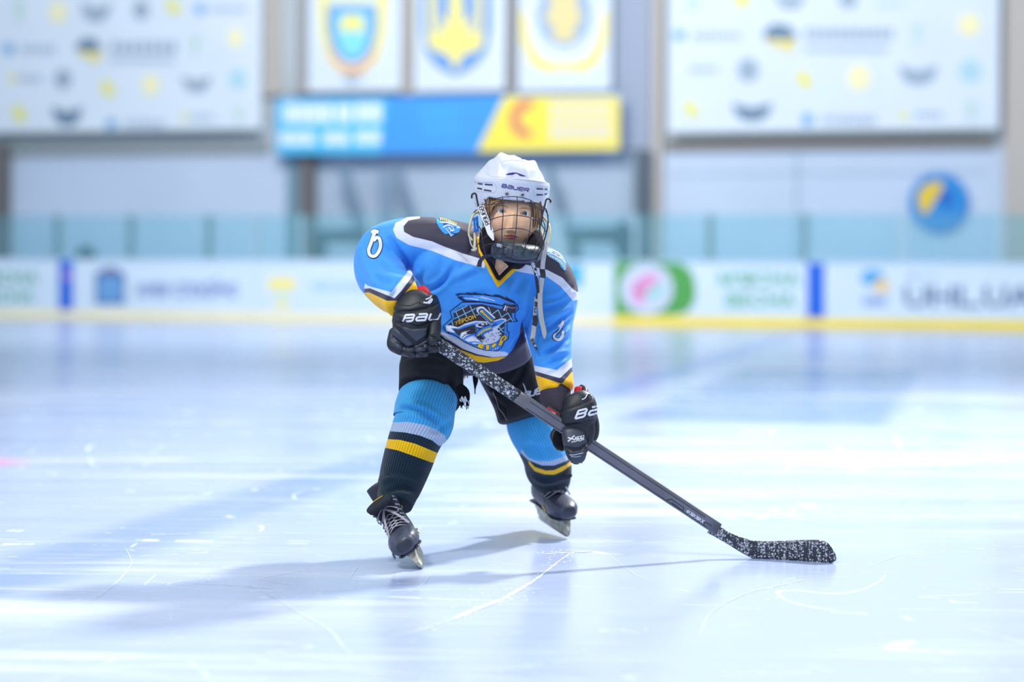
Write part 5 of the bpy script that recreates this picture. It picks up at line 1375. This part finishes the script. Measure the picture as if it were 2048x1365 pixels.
def cutface(face, inner=0):
    c = sum((V[i] for i in face), Vector()) / len(face); px, py = proj(c); x, z = hl(px, py)
    if c.y < 5.56 and z < 44.5 and abs(x + .5) < 58 - max(0, 6 - (44.5 - z)) * 1.0: return True
    return False
def shell(Vv, scale, m, name, thick):
    mb = MB(); cen = P(1023, 385, 5.53)
    vs = [cen + (p - cen) * scale for p in Vv]
    fs = [q for q in f if not cutface(q)]
    mb.add(vs, fs, m); me = mb.mesh(name)
    b2 = bmesh.new(); b2.from_mesh(me)
    bmesh.ops.delete(b2, geom=[x_ for x_ in b2.verts if not x_.link_faces], context='VERTS')
    b2.to_mesh(me); b2.free()
    o = place(name, me, helmet); md = o.modifiers.new('thickness', 'SOLIDIFY'); md.thickness = thick; md.offset = -1; md.use_even_offset = False
    return o
hs = shell(V2, 1.0, hm, 'shell', .004)
shell(V, .955, hk, 'liner', .006)
HH = bvh_hit(hs)
mb = MB(); word(mb, HH, 'BaUeR', (1003.6, 374.6), (8.4, 1.5), (1.8, -6.2), .32, 1.6, hv, .0008, 2); build(mb, 'lettering', helmet)
h2 = lambda *pts: [(930 + x / 11.38, 300 + y / 11.38) for x, y in pts]
mb = MB(); art_poly(mb, HH, h2((918, 565), (990, 535), (1090, 518), (1170, 522), (1270, 555), (1385, 600), (1330, 606), (1240, 590), (1190, 545), (1140, 540), (1090, 570), (1000, 572)), hv, .0012, 2); build(mb, 'front_vent', helmet)
mb = MB()
for q in ([(300, 765), (405, 780)], [(455, 785), (630, 795)], [(285, 868), (395, 892)], [(435, 910), (605, 935)], [(1625, 885), (1770, 892)], [(1810, 898), (1860, 895)], [(1625, 1020), (1765, 1025)], [(1805, 1010), (1858, 998)]):
    art_stroke(mb, HH, h2(*q), 2.6, mat('vent_dark', (52, 46, 78), .6), .0012, 2)
build(mb, 'side_vents', helmet)
mb = MB()
for q in ([(250, 735), (640, 735), (700, 800), (710, 930), (640, 975), (260, 940)], [(1600, 840), (1880, 840), (1890, 1000), (1600, 1060), (1560, 1000), (1560, 900)]):
    art_stroke(mb, HH, h2(*q), 1.0, mat('helmet_edge', (196, 204, 226), .3), .0008, 2)
for q in ([(430, 440), (500, 540), (600, 600), (720, 620), (900, 620)], [(1000, 620), (1100, 610)], [(1390, 600), (1500, 670), (1700, 640)], [(860, 260), (1000, 235), (1200, 240), (1350, 270)]):
    art_stroke(mb, HH, h2(*q), .8, mat('helmet_edge', (1, 1, 1)), .0008, 2, 3)
build(mb, 'moulding_line', helmet)
for px, py in ((1013.6, 388), (1045, 390)):
    l, n_ = HH(px, py); mb = MB(); c = l + Vector((0, -.001, 0))
    v_, f_, _ = loftW([(*(c + Vector((0, .004, 0))), .0056, .0056), (*(c - Vector((0, .003, 0))), .0052, .0052)], n=18, m=2, ref=(0, 0, 1), cap=.3); mb.add(v_, f_, screw_m)
    for a in range(3):
        t = a * 2.09 + .5; d = Vector((math.cos(t), 0, math.sin(t))) * .003; q = c - Vector((0, .0048, 0))
        v_, f_, _ = wire([tuple(q), tuple(q + d)], .0009, 6, 2, world=True); mb.add(v_, f_, hk)
    build(mb, 'screw', helmet)
# ear loops and the blue tag
beige = mat('strap_beige', (214, 202, 170), .7); straw = mat('strap_pale', (196, 194, 190), .75); bk = mat('plastic_black', (36, 34, 44), .4, .5)
mb = MB()
for pts, r_ in (([(957, 424, 5.49), (947, 430, 5.47), (940, 450, 5.45), (938, 470, 5.45), (944, 480, 5.45)], .0032), ([(939, 474, 5.45), (942, 488, 5.45), (949, 499, 5.45)], .0022), ([(950, 466, 5.45), (950, 482, 5.445), (949, 499, 5.44)], .0040),
                ([(1086, 434, 5.49), (1096, 446, 5.47), (1100, 462, 5.45), (1099, 478, 5.45), (1094, 490, 5.45), (1088, 494, 5.445)], .0036), ([(1079, 444, 5.47), (1082, 458, 5.46), (1086, 470, 5.45), (1089, 484, 5.44)], .0030)):
    mb = MB(); v_, f_, _ = wire(pts, r_, 10, 5); mb.add(v_, f_, beige if r_ > .0025 else straw); build(mb, 'ear_loop', helmet)
mb = MB(); v_, f_, _ = wire([(944, 500, 5.44), (950, 501, 5.44), (953, 497, 5.44)], .003, 8, 3); mb.add(v_, f_, straw)
build(mb, 'strap_buckle', helmet)
mb = MB(); slab(mb, [(946, 436), (956, 432), (958, 462), (948, 466)], lambda a, b_: 5.44, .002, mat('tag_blue', (30, 104, 200), .5), 3); 
art_stroke(mb, lambda a, b_: (P(a, b_, 5.44), Vector((0, -1, 0))), [(951, 441), (953, 459)], 1.2, jl, .0006); build(mb, 'blue_tag', helmet)
# ---------------- cage
cage_m = mat('cage_steel', (70, 64, 82), .25, .6, .75)
def cd(px, py):
    x, z = hl(px, py)
    u = min(abs(x - 4) / 80, .995); vv = min(abs(z + 10) / 95, .99)
    return 5.505 - .170 * math.sqrt(1 - u ** 2.2) * (1 - .25 * vv ** 2.4)
def W(pts, r_, dd=0, m=5):
    global mb
    v_, f_, _ = wire([(a, b_, cd(a, b_) + dd) for a, b_ in pts], r_, 8, m); mb.add(v_, f_, cage_m)
mb = MB()
rw = .0013
for p in ([(992, 398), (1003, 395), (1020, 393.5), (1034, 394), (1048, 396.5), (1062, 401), (1076, 408), (1090, 421), (1097, 432)], [(963, 410), (980, 409), (1005, 407), (1020, 405), (1036, 405), (1062, 409.5), (1075, 416), (1084, 424)],
          [(979, 441), (992, 436), (1005, 433), (1020, 431), (1034, 431), (1048, 433), (1062, 436), (1074, 442), (1084, 451), (1092, 464)], [(984, 465), (994, 461), (1005, 458), (1020, 457), (1034, 457), (1048, 459), (1060, 463), (1072, 469), (1080, 476), (1086, 486)],
          [(955, 490), (964, 480), (976, 471)], [(963, 497), (973, 491), (985, 487), (1000, 484)],
          [(978, 400), (979, 420), (980, 440), (983, 465), (986, 487), (989, 512)], [(1005, 393), (1006, 412), (1006, 433), (1004, 460), (1004, 485), (1005, 514)], [(1034, 393), (1035, 412), (1034, 431), (1032, 460), (1027, 491), (1022, 517)],
          [(1061, 400), (1064, 412), (1062, 436), (1059, 464), (1052, 489), (1043, 520)], [(1085, 420), (1083, 436), (1081, 450), (1078, 474), (1072, 492), (1064, 508)],
          [(1086, 440), (1090, 455), (1087, 470), (1078, 498), (1066, 520)], [(1072, 462), (1082, 474), (1088, 488), (1086, 500)]): W(p, rw)
for p in ([(953, 420), (947, 427), (946, 440), (955, 450), (962, 462), (967, 490), (973, 514)], [(1086, 413), (1093, 421), (1096, 438), (1094, 458), (1085, 490), (1078, 510), (1070, 528)], [(1097, 444), (1093, 466), (1084, 496), (1070, 530)], [(965, 513), (976, 511), (990, 512), (1005, 514), (1022, 520), (1040, 523), (1058, 522), (1072, 517)]): W(p, .0017)
build(mb, 'cage', helmet)
mb = MB()
for pts in ([(943.5, 396), (944, 390), (948, 387), (952, 389), (953.5, 397), (957, 414), (960, 428)], [(1101, 405), (1100.5, 400), (1096, 398), (1092, 401), (1089, 414), (1085, 428), (1083, 440)]):
    v_, f_, _ = wire([(a, b_, 5.435 if b_ < 410 else 5.43) for a, b_ in pts], .0027, 8, 5); mb.add(v_, f_, bk)
build(mb, 'cage_clip', helmet)
# chin cup
cup_m = mat('chin_cup', (58, 70, 80), .5, .4, 0, (60, .1))
mb = MB(); v_, f_, _ = loft([(1003, 502, 5.43, 18, .035), (1014, 503, 5.405, 20, .045), (1030, 506, 5.395, 20, .05), (1048, 508, 5.405, 19, .045), (1064, 508, 5.435, 17, .035)], n=32, m=5, ex=2.6, cap=.4); mb.add(v_, f_, cup_m)
cup = build(mb, 'chin_cup', helmet); CH = bvh_hit(cup)
mb = MB(); k9 = lambda *pts: [(930 + x / 8.533, 380 + y / 8.533) for x, y in pts]
for poly, h_ in ((k9((640, 860), (760, 870), (870, 910), (1010, 940), (1000, 1010), (860, 990), (830, 980), (640, 930)), .005), (k9((810, 1000), (990, 1030), (980, 1120), (930, 1180), (800, 1120)), .006), (k9((560, 960), (760, 990), (750, 1110), (600, 1090)), .006), (k9((1010, 960), (1130, 1000), (1080, 1130), (1000, 1170)), .006)): pad(mb, CH, poly, h_, 3, cup_m)
art_stroke(mb, CH, k9((640, 850), (760, 862), (900, 900), (1020, 930)), 1.6, mat('cup_edge', (150, 160, 170), .4), .003, 3, 3)
build(mb, 'cup_panels', cup) if False else build(mb, 'cup_panels', helmet)
mb = MB(); v_, f_, _ = loft([(1072, 476, 5.50, 16, .03), (1070, 494, 5.47, 19, .035), (1062, 512, 5.45, 18, .035)], n=20, m=4); mb.add(v_, f_, blk); build(mb, 'cheek_guard', helmet); mb = MB()
v_, f_, _ = loft([(971, 470, 5.50, 12, .03), (974, 490, 5.48, 16, .035), (984, 507, 5.46, 17, .035)], n=20, m=4); mb.add(v_, f_, blk); build(mb, 'cheek_guard', helmet)
# straps
def ribbon(pts, wd, m, name, par=helmet, th=.0016, words=None):
    """flat webbing through px,py,Y points"""
    c = cat(pts, 5); vs = []; n = len(c)
    for i in range(n):
        t = c[min(i + 1, n - 1)] - c[max(i - 1, 0)]; L_ = math.hypot(t[0], t[1]) or 1; nn = (-t[1] / L_, t[0] / L_)
        w_ = wd if not callable(wd) else wd(i / (n - 1))
        for s, dy in ((-1, 0), (1, 0), (1, th), (-1, th)): vs.append(P(c[i][0] + nn[0] * s * w_ / 2, c[i][1] + nn[1] * s * w_ / 2, c[i][2]) + Vector((0, dy, 0)))
    fs = []
    for i in range(n - 1):
        for k in range(4): fs.append((i * 4 + k, i * 4 + (k + 1) % 4, (i + 1) * 4 + (k + 1) % 4, (i + 1) * 4 + k))
    fs += [(0, 3, 2, 1), tuple((n - 1) * 4 + k for k in range(4))]
    q = MB(); q.add(vs, fs, m, False); o = build(q, name, par)
    if words:
        h = bvh_hit(o); q = MB(); words(q, h); build(q, 'strap_lettering', par)
    return o
wst = mat('strap_white', (216, 218, 226), .6)
ribbon([(961, 412, 5.425), (967, 428, 5.40), (974, 446, 5.375), (981, 466, 5.355), (987, 481, 5.345)], lambda t: 13 if t < .75 else 13 - 40 * (t - .75), wst, 'cage_strap', words=lambda q, h: word(q, h, 'BaUeR', (965.5, 413), (2.2, 5.6), (-7.5, 2.6), .35, 1.35, hk, .0012, 2))
ribbon([(987, 481, 5.35), (994, 484, 5.345), (1003, 484, 5.34)], 2, bk, 'strap_end')
ribbon([(993, 489, 5.36), (1000, 492, 5.355), (1007, 494, 5.35)], 9, bk, 'chin_strap', words=lambda q, h: word(q, h, '88', (994, 493), (4.6, 1.0), (.6, -5), .4, 1.5, gl_w, .0012, 2))
ribbon([(1062, 512, 5.40), (1067, 530, 5.41), (1072, 548, 5.45), (1074, 566, 5.50), (1076, 584, 5.53), (1073, 598, 5.54)], lambda t: 9 - 4 * t, bk, 'hanging_strap', words=lambda q, h: word(q, h, 'BaUR', (1059.5, 517), (2.6, 7.2), (4.6, -1.4), .28, 1.5, gl_w, .0012, 2))
ribbon([(1073, 594, 5.54), (1071, 615, 5.545), (1069, 636, 5.55)], 7, straw, 'hanging_strap', words=lambda q, h: word(q, h, 'aU', (1070, 604), (-.3, 9), (4.5, .3), .4, 1.6, hk, .0012, 2))
ribbon([(1070, 632, 5.545), (1071, 644, 5.545), (1068, 652, 5.55)], 10, bk, 'strap_buckle', th=.005)
ribbon([(1069, 646, 5.55), (1067, 664, 5.55), (1064, 682, 5.55)], 9, straw, 'hanging_strap')
ribbon([(1063, 678, 5.55), (1068, 688, 5.54), (1074, 700, 5.54)], lambda t: 8 - 5 * t, bk, 'strap_tip', words=lambda q, h: word(q, h, 'R', (1068, 695), (4, -1), (1, -5), .4, 1.2, gl_w, .0012, 2))
ribbon([(1091, 484, 5.43), (1089, 505, 5.44), (1086, 525, 5.46), (1085, 540, 5.48)], 9, straw, 'hanging_strap')
ribbon([(1084, 537, 5.478), (1086, 550, 5.48), (1085, 556, 5.49)], 11, bk, 'strap_buckle', th=.006)
ribbon([(1085, 551, 5.50), (1081, 580, 5.53), (1080, 610, 5.535), (1083, 640, 5.54), (1088, 662, 5.545), (1089, 678, 5.55)], lambda t: 9.5 if t < .86 else 9.5 - 50 * (t - .86), straw, 'hanging_strap')
ribbon([(984, 511, 5.40), (970, 514, 5.405), (961, 522, 5.41), (958, 534, 5.42)], lambda t: 5 + 5 * t, bk, 'chin_flap')

# ---------------- skates
boot_m = mat('boot_black', (44, 50, 66), .45, .5, 0, (25, .18), (200, .25)); boot_l = mat('boot_leather_scuffed', (66, 72, 92), .4, .5, 0, (60, .3), (120, .5))
felt = mat('tongue_felt', (50, 54, 62), .95, .1, 0, (90, .2)); lace_m = mat('lace', (176, 172, 184), .85, .1, 0, (200, .12)); hold_m = mat('blade_holder', (188, 186, 172), .5, .4, 0, (55, .6)); steel = mat('blade_steel', (150, 146, 140), .3, .5, .8, (60, .3))
gold = mat('trim_gold', (238, 190, 40), .4)
def skate(toe, heading, pitch, lean, label, knot=True, tongue_fwd=0.0):
    """toe: world point under the front tip of the steel; heading about z of the toe direction"""
    M = Matrix.Translation(toe) @ Matrix.Rotation(heading, 4, 'Z') @ Matrix.Rotation(lean, 4, 'X') @ Matrix.Rotation(pitch, 4, 'Y') @ Matrix.Translation(Vector((-.135, 0, 0)))
    # local: x to the toe, y to the left of the foot, z up; steel runs x -.125 .. .135
    root_s = empty('skate', toe); root_s.parent = root; root_s.location = Vector(toe) - WLOC['person']; root_s['label'] = label
    T = lambda vs: [M @ Vector(p) for p in vs]
    L3 = lambda rows, ref, **k: (lambda r: (T(r[0]), r[1]))(loftW(rows, ref=ref, **k))
    foot = L3([(-.105, 0, .105, .030, .036), (-.06, 0, .103, .034, .040), (0, 0, .098, .037, .036), (.05, 0, .092, .042, .032), (.09, 0, .089, .043, .029), (.125, 0, .088, .036, .025), (.14, 0, .087, .026, .020)], (0, 0, 1), n=28, m=4, ex=2.4, cap=.5)
    ank = L3([(-.062, 0, .10, .034, .048), (-.066, 0, .14, .035, .047), (-.068, 0, .165, .040, .052), (-.066, 0, .188, .045, .058)], (1, 0, 0), n=28, m=4, ex=2.3, cap=.1)
    ins = L3([(-.06, 0, .14, .030, .045), (-.02, 0, .125, .033, .03), (.03, 0, .108, .036, .022)], (0, 0, 1), n=22, m=4)
    bm2 = fuse([foot, ank, ins], .004, 6); bm2.materials.append(boot_m); place('boot', bm2, root_s)
    mb = MB(); v_, f_ = L3([(.058, 0, .092, .0445, .034), (.09, 0, .090, .0455, .032), (.12, 0, .088, .040, .028), (.136, 0, .087, .030, .023)], (0, 0, 1), n=30, m=4, ex=2.5, cap=.55); mb.add(v_, f_, boot_l); build(mb, 'toe_cap', root_s)
    mb = MB()   # sole plate
    v_, f_ = L3([(-.125, 0, .066, .030, .005), (-.06, 0, .064, .028, .004), (.02, 0, .060, .030, .004), (.08, 0, .060, .040, .004), (.13, 0, .062, .030, .004)], (0, 0, 1), n=20, m=4, ex=3); mb.add(v_, f_, bk); build(mb, 'sole', root_s)
    # tongue, felt lined, folded forward
    mb = MB(); v_, f_ = L3([(.0, 0, .140, .028, .010), (-.014, 0, .175, .032, .011), (-.012 + tongue_fwd * .3, 0, .196, .038, .013), (.004 + tongue_fwd, 0, .210, .042, .012), (.026 + tongue_fwd * 1.6, 0, .208 - tongue_fwd * .4, .036, .010)], (1, 0, 0), n=24, m=5, ex=2.6, cap=.5); mb.add(v_, f_, felt); build(mb, 'tongue', root_s)
    mb = MB(); v_, f_ = L3([(-.115, 0, .165, .020, .007), (-.124, 0, .205, .026, .008), (-.128, 0, .242, .024, .008)], (1, 0, 0), n=20, m=4, ex=2.5, cap=.6); mb.add(v_, f_, boot_m); build(mb, 'tendon_guard', root_s)
    # lacing
    mb = MB(); r2 = random.Random(3)
    rowsx = [(.056, .126, .030), (.042, .131, .031), (.028, .137, .032), (.013, .144, .033), (-.001, .153, .033), (-.012, .166, .034), (-.018, .180, .036), (-.020, .195, .038)]
    for i, (x, z, hw) in enumerate(rowsx):
        for s in (-1, 1):
            nx, nz, nh_ = rowsx[min(i + 1, len(rowsx) - 1)] if i < len(rowsx) - 1 else (x - .002, z + .012, hw)
            pts = [(x - .012, s * hw * 1.08, z - .012), (x + .001, s * hw * .6, z + .002), (x * .5 + nx * .5 + .004, 0, z * .5 + nz * .5 + .006), (nx, -s * nh_ * .6, nz + .003), (nx - .012, -s * nh_ * 1.08, nz - .012)]
            v_, f_, _ = loftW([(*p, .0030, .0016) for p in pts], n=8, m=4, ref=(0, 0, 1), cap=.5); mb.add(T(v_), f_, lace_m)
    for s, e_ in ((-1, 1), (1, 1)):
        pts = [(-.002, 0, .190), (.012, s * .018, .185), (.018, s * .034, .168), (.012, s * .026, .160), (.006, s * .004, .184)]
        v_, f_, _ = loftW([(*p, .0030, .0018) for p in pts], n=8, m=5, ref=(0, 0, 1)); mb.add(T(v_), f_, lace_m)
    pts = [(.004, 0, .188), (.03, -.014, .165), (.06, -.028, .125), (.070, -.046, .085), (.066, -.052, .062)]
    if knot: v_, f_, _ = loftW([(*p, .0042, .0018) for p in pts], n=8, m=5, ref=(0, 0, 1)); mb.add(T(v_), f_, lace_m)
    pts = [(.004, 0, .188), (.03, .018, .168), (.048, .032, .142), (.06, .040, .120)]
    v_, f_, _ = loftW([(*p, .0042, .0018) for p in pts], n=8, m=5, ref=(0, 0, 1)); mb.add(T(v_), f_, lace_m)
    build(mb, 'laces', root_s)
    mb = MB()
    for s in (-1, 1):
        for i, (x, z, hw) in enumerate(rowsx):
            v_, f_, _ = loftW([(x - .013, s * (hw + .001), z - .013, .0032, .0032), (x - .013, s * (hw + .004), z - .013, .0026, .0026)], n=10, m=1, ref=(0, 0, 1), cap=.2); mb.add(T(v_), f_, screw_m)
    build(mb, 'eyelets', root_s)
    mb = MB()
    for s in (-1, 1):
        v_, f_, _ = loftW([(.020, s * .0405, .084, .003, .0014), (.045, s * .0435, .079, .004, .0014), (.058, s * .0455, .078, .003, .0014)], n=8, m=3, ref=(0, 1, 0)); mb.add(T(v_), f_, gold)
    v_, f_, _ = loftW([(-.002, -.02, .222, .0012, .0012), (.004, 0, .224, .0012, .0012), (-.002, .022, .222, .0012, .0012)], n=6, m=4, ref=(0, 0, 1)); mb.add(T([(a + tongue_fwd + .012, b_, c) for a, b_, c in v_]), f_, gold)
    build(mb, 'gold_trim', root_s)
    # holder: side outline with the open window, given real width, then steel
    outer = [(-.128, .020), (-.132, .040), (-.118, .062), (-.04, .060), (-.028, .034), (.018, .032), (.032, .058), (.118, .060), (.130, .046), (.142, .028), (.134, .012), (.110, .009), (-.10, .009)]
    vs2, fs2 = tess([(a * 1000, b_ * 1000) for a, b_ in outer], 7)
    mb = MB(); n2 = len(vs2)
    hwid = lambda z: .004 + .012 * max(0, (z - 25) / 37) ** 1.4
    A_ = [(a / 1000, -hwid(b_), b_ / 1000) for a, b_ in vs2]; B_ = [(a / 1000, hwid(b_), b_ / 1000) for a, b_ in vs2]
    cnt = {}
    for q in fs2:
        for i in range(3): cnt[(q[i], q[(i + 1) % 3])] = 1
    side = [(a, b_, b_ + n2, a + n2) for (a, b_) in cnt if (b_, a) not in cnt]
    mb.add(T(A_ + B_), [tuple(q) for q in fs2] + [tuple(j + n2 for j in reversed(q)) for q in fs2] + [tuple(reversed(q)) for q in side], hold_m, False); build(mb, 'blade_holder', root_s)
    st_ = [(-.124, .012), (-.124, .004), (-.105, .0005), (-.03, .0), (.06, .0), (.11, .001), (.128, .006), (.140, .016), (.142, .028), (.134, .016), (.11, .012)]
    mb = MB(); n2 = len(st_)
    mb.add(T([(a, -.0017, b_) for a, b_ in st_] + [(a, .0017, b_) for a, b_ in st_]), [tuple(range(n2)), tuple(n2 + i for i in reversed(range(n2)))] + [(i, i + n2, (i + 1) % n2 + n2, (i + 1) % n2) for i in range(n2)], steel, False); build(mb, 'steel_blade', root_s)
    return root_s
t1 = ice_at(846, 1141); skate(t1 + Vector((0, 0, .001)), R(-90 + 1), R(3), R(37), 'scuffed black hockey skate with grey laces, front foot', True, .012)
t2 = ice_at(1138, 1079); skate(t2 + Vector((0, 0, .001)), R(-90 + 20), R(7), R(6), 'black hockey skate pushing off, rear foot', False, .045)

# ---------------- hockey stick
stick = empty('hockey_stick', (P(1505, 1115, 5.57).x, 5.57, 0)); tag(stick, 'black composite hockey stick with white speckled blade held across the body', 'hockey stick')
def stick_mat(name, base, dots, amt):
    m = mat(name, base, .42, .5, 0, (60, .12)); n = m.node_tree.nodes; l = m.node_tree.links
    tc = n.new('ShaderNodeTexCoord')
    def vor(sc, th, k):
        v_ = n.new('ShaderNodeTexVoronoi'); v_.inputs['Scale'].default_value = sc; v_.feature = 'F1'; v_.inputs['Randomness'].default_value = .55; l.new(tc.outputs['Object'], v_.inputs['Vector'])
        a = n.new('ShaderNodeMapRange'); a.inputs[1].default_value = th; a.inputs[2].default_value = th + .06; a.inputs[3].default_value = 1; a.inputs[4].default_value = 0; l.new(v_.outputs['Distance'], a.inputs[0]); return a.outputs[0]
    a = vor(dots, .34, 0); b2 = vor(dots * 2.6, .33, 1)
    nz = n.new('ShaderNodeTexNoise'); nz.inputs['Scale'].default_value = dots * 3.2; l.new(tc.outputs['Object'], nz.inputs['Vector'])
    g = n.new('ShaderNodeMath'); g.operation = 'GREATER_THAN'; g.inputs[1].default_value = .47; l.new(nz.outputs['Fac'], g.inputs[0])
    mlt = n.new('ShaderNodeMath'); mlt.operation = 'MULTIPLY'; l.new(a, mlt.inputs[0]); l.new(g.outputs[0], mlt.inputs[1])
    nz2 = n.new('ShaderNodeTexNoise'); nz2.inputs['Scale'].default_value = dots * .8; l.new(tc.outputs['Object'], nz2.inputs['Vector'])
    g2 = n.new('ShaderNodeMath'); g2.operation = 'GREATER_THAN'; g2.inputs[1].default_value = .5; l.new(nz2.outputs['Fac'], g2.inputs[0])
    m2 = n.new('ShaderNodeMath'); m2.operation = 'MULTIPLY'; l.new(b2, m2.inputs[0]); l.new(g2.outputs[0], m2.inputs[1])
    mx2 = n.new('ShaderNodeMath'); mx2.operation = 'MAXIMUM'; l.new(mlt.outputs[0], mx2.inputs[0]); l.new(m2.outputs[0], mx2.inputs[1])
    mm = n.new('ShaderNodeMath'); mm.operation = 'MULTIPLY'; mm.inputs[1].default_value = amt; l.new(mx2.outputs[0], mm.inputs[0])
    mix = n.new('ShaderNodeMix'); mix.data_type = 'RGBA'; mix.inputs['A'].default_value = lin(base); mix.inputs['B'].default_value = lin((206, 212, 222)); l.new(mm.outputs[0], mix.inputs['Factor'])
    l.new(mix.outputs['Result'], n['TINT'].inputs[0]); return m
st_p = stick_mat('stick_speckled', (40, 44, 54), 95, .9); st_s = mat('stick_carbon', (104, 104, 114), .35, .5, .2, (12, .16)); st_b = stick_mat('blade_speckled', (40, 44, 58), 105, .95)
SA, SB = (868, 683, 5.395), (1424, 1051, 5.585)
def sp(t, w_=13.2): return (SA[0] + (SB[0] - SA[0]) * t, SA[1] + (SB[1] - SA[1]) * t, SA[2] + (SB[2] - SA[2]) * t, w_, .0115)
def seg(t0, t1, m, name, w0=13.2, w1=13.2, k=4):
    mb = MB(); rows = [sp(t0 + (t1 - t0) * i / k, w0 + (w1 - w0) * i / k) for i in range(k + 1)]
    v_, f_, _ = loft(rows, n=32, m=2, ex=5.5, cap=.05); mb.add(v_, f_, m); return build(mb, name, stick)
seg(-.11, .0, bk, 'grip_end', 13, 13)
s1 = seg(0, .30, st_p, 'speckled_shaft'); s2 = seg(.30, 1.02, st_s, 'shaft', 13.2, 12.6, 6)
s1['label'] = 'upper shaft covered in white doodles'
#_hit(s2, s1)
SHT = bvh_hit(s2, s1)
mb = MB(); dgr = mat('stick_line', (46, 48, 58), .4)
def along(t, o):
    dx, dy = SB[0] - SA[0], SB[1] - SA[1]; L_ = math.hypot(dx, dy); return (SA[0] + dx * t - dy / L_ * -o * -1, SA[1] + dy * t + dx / L_ * o * -1 * -1)
def along(t, o):
    dx, dy = SB[0] - SA[0], SB[1] - SA[1]; L_ = math.hypot(dx, dy); return (SA[0] + dx * t - dy / L_ * o, SA[1] + dy * t + dx / L_ * o)
art_stroke(mb, SHT, [along(.34, -5), along(.97, -6)], 1.3, dgr, .0006, 8); art_stroke(mb, SHT, [along(.34, 10), along(.99, 9)], 1.4, dgr, .0006, 8)
art_stroke(mb, SHT, [along(.845, 8), along(.855, 2), along(.90, 2), along(.905, 8), along(.862, 7)], 1.8, dgr, .0008, 3)
art_stroke(mb, SHT, [along(.975, 9), along(.98, 2), along(1.0, 2)], 1.8, dgr, .0008, 3)
for t in (.918, .938, .958):
    art_poly(mb, SHT, ell(*along(t, 4), 3.6, 3.2, 12), gl_w, .0009, 2); art_stroke(mb, SHT, [along(t + .008, 0), along(t + .016, 8)], 1.6, gl_w, .0009, 2); art_stroke(mb, SHT, [along(t + .016, 0), along(t + .007, 8)], 1.6, gl_w, .0009, 2); art_stroke(mb, SHT, [along(t - .001, 2), along(t + .001, 6)], .9, dgr, .0014, 2)
art_poly(mb, SHT, ell(*along(.27, 4), 3.4, 3.2, 12), gl_w, .0011, 2)
build(mb, 'shaft_graphics', stick)
bl = lambda *pts: [(1400 + x / 6.827, 1040 + y / 6.83) for x, y in pts]
def bY(px, py):
    t = (px - 1424) / (1675 - 1424); return 5.585 - .105 * t + .02 * math.sin(max(0, min(1, t)) * 3.14)
mb = MB(); slab(mb, bl((215, 40), (300, 112), (420, 180), (560, 240), (740, 288), (880, 300), (1100, 296), (1300, 286), (1600, 279), (1700, 292), (1750, 320), (1800, 385), (1850, 470), (1868, 520), (1855, 560), (1810, 590), (1740, 603), (1500, 592), (1280, 575), (1100, 560), (900, 545), (720, 532), (650, 500), (560, 450), (400, 350), (220, 245), (100, 180)), bY, .012, st_b, 4, .003)
o = build(mb, 'blade', stick); o['label'] = 'curved blade covered in white speckles'
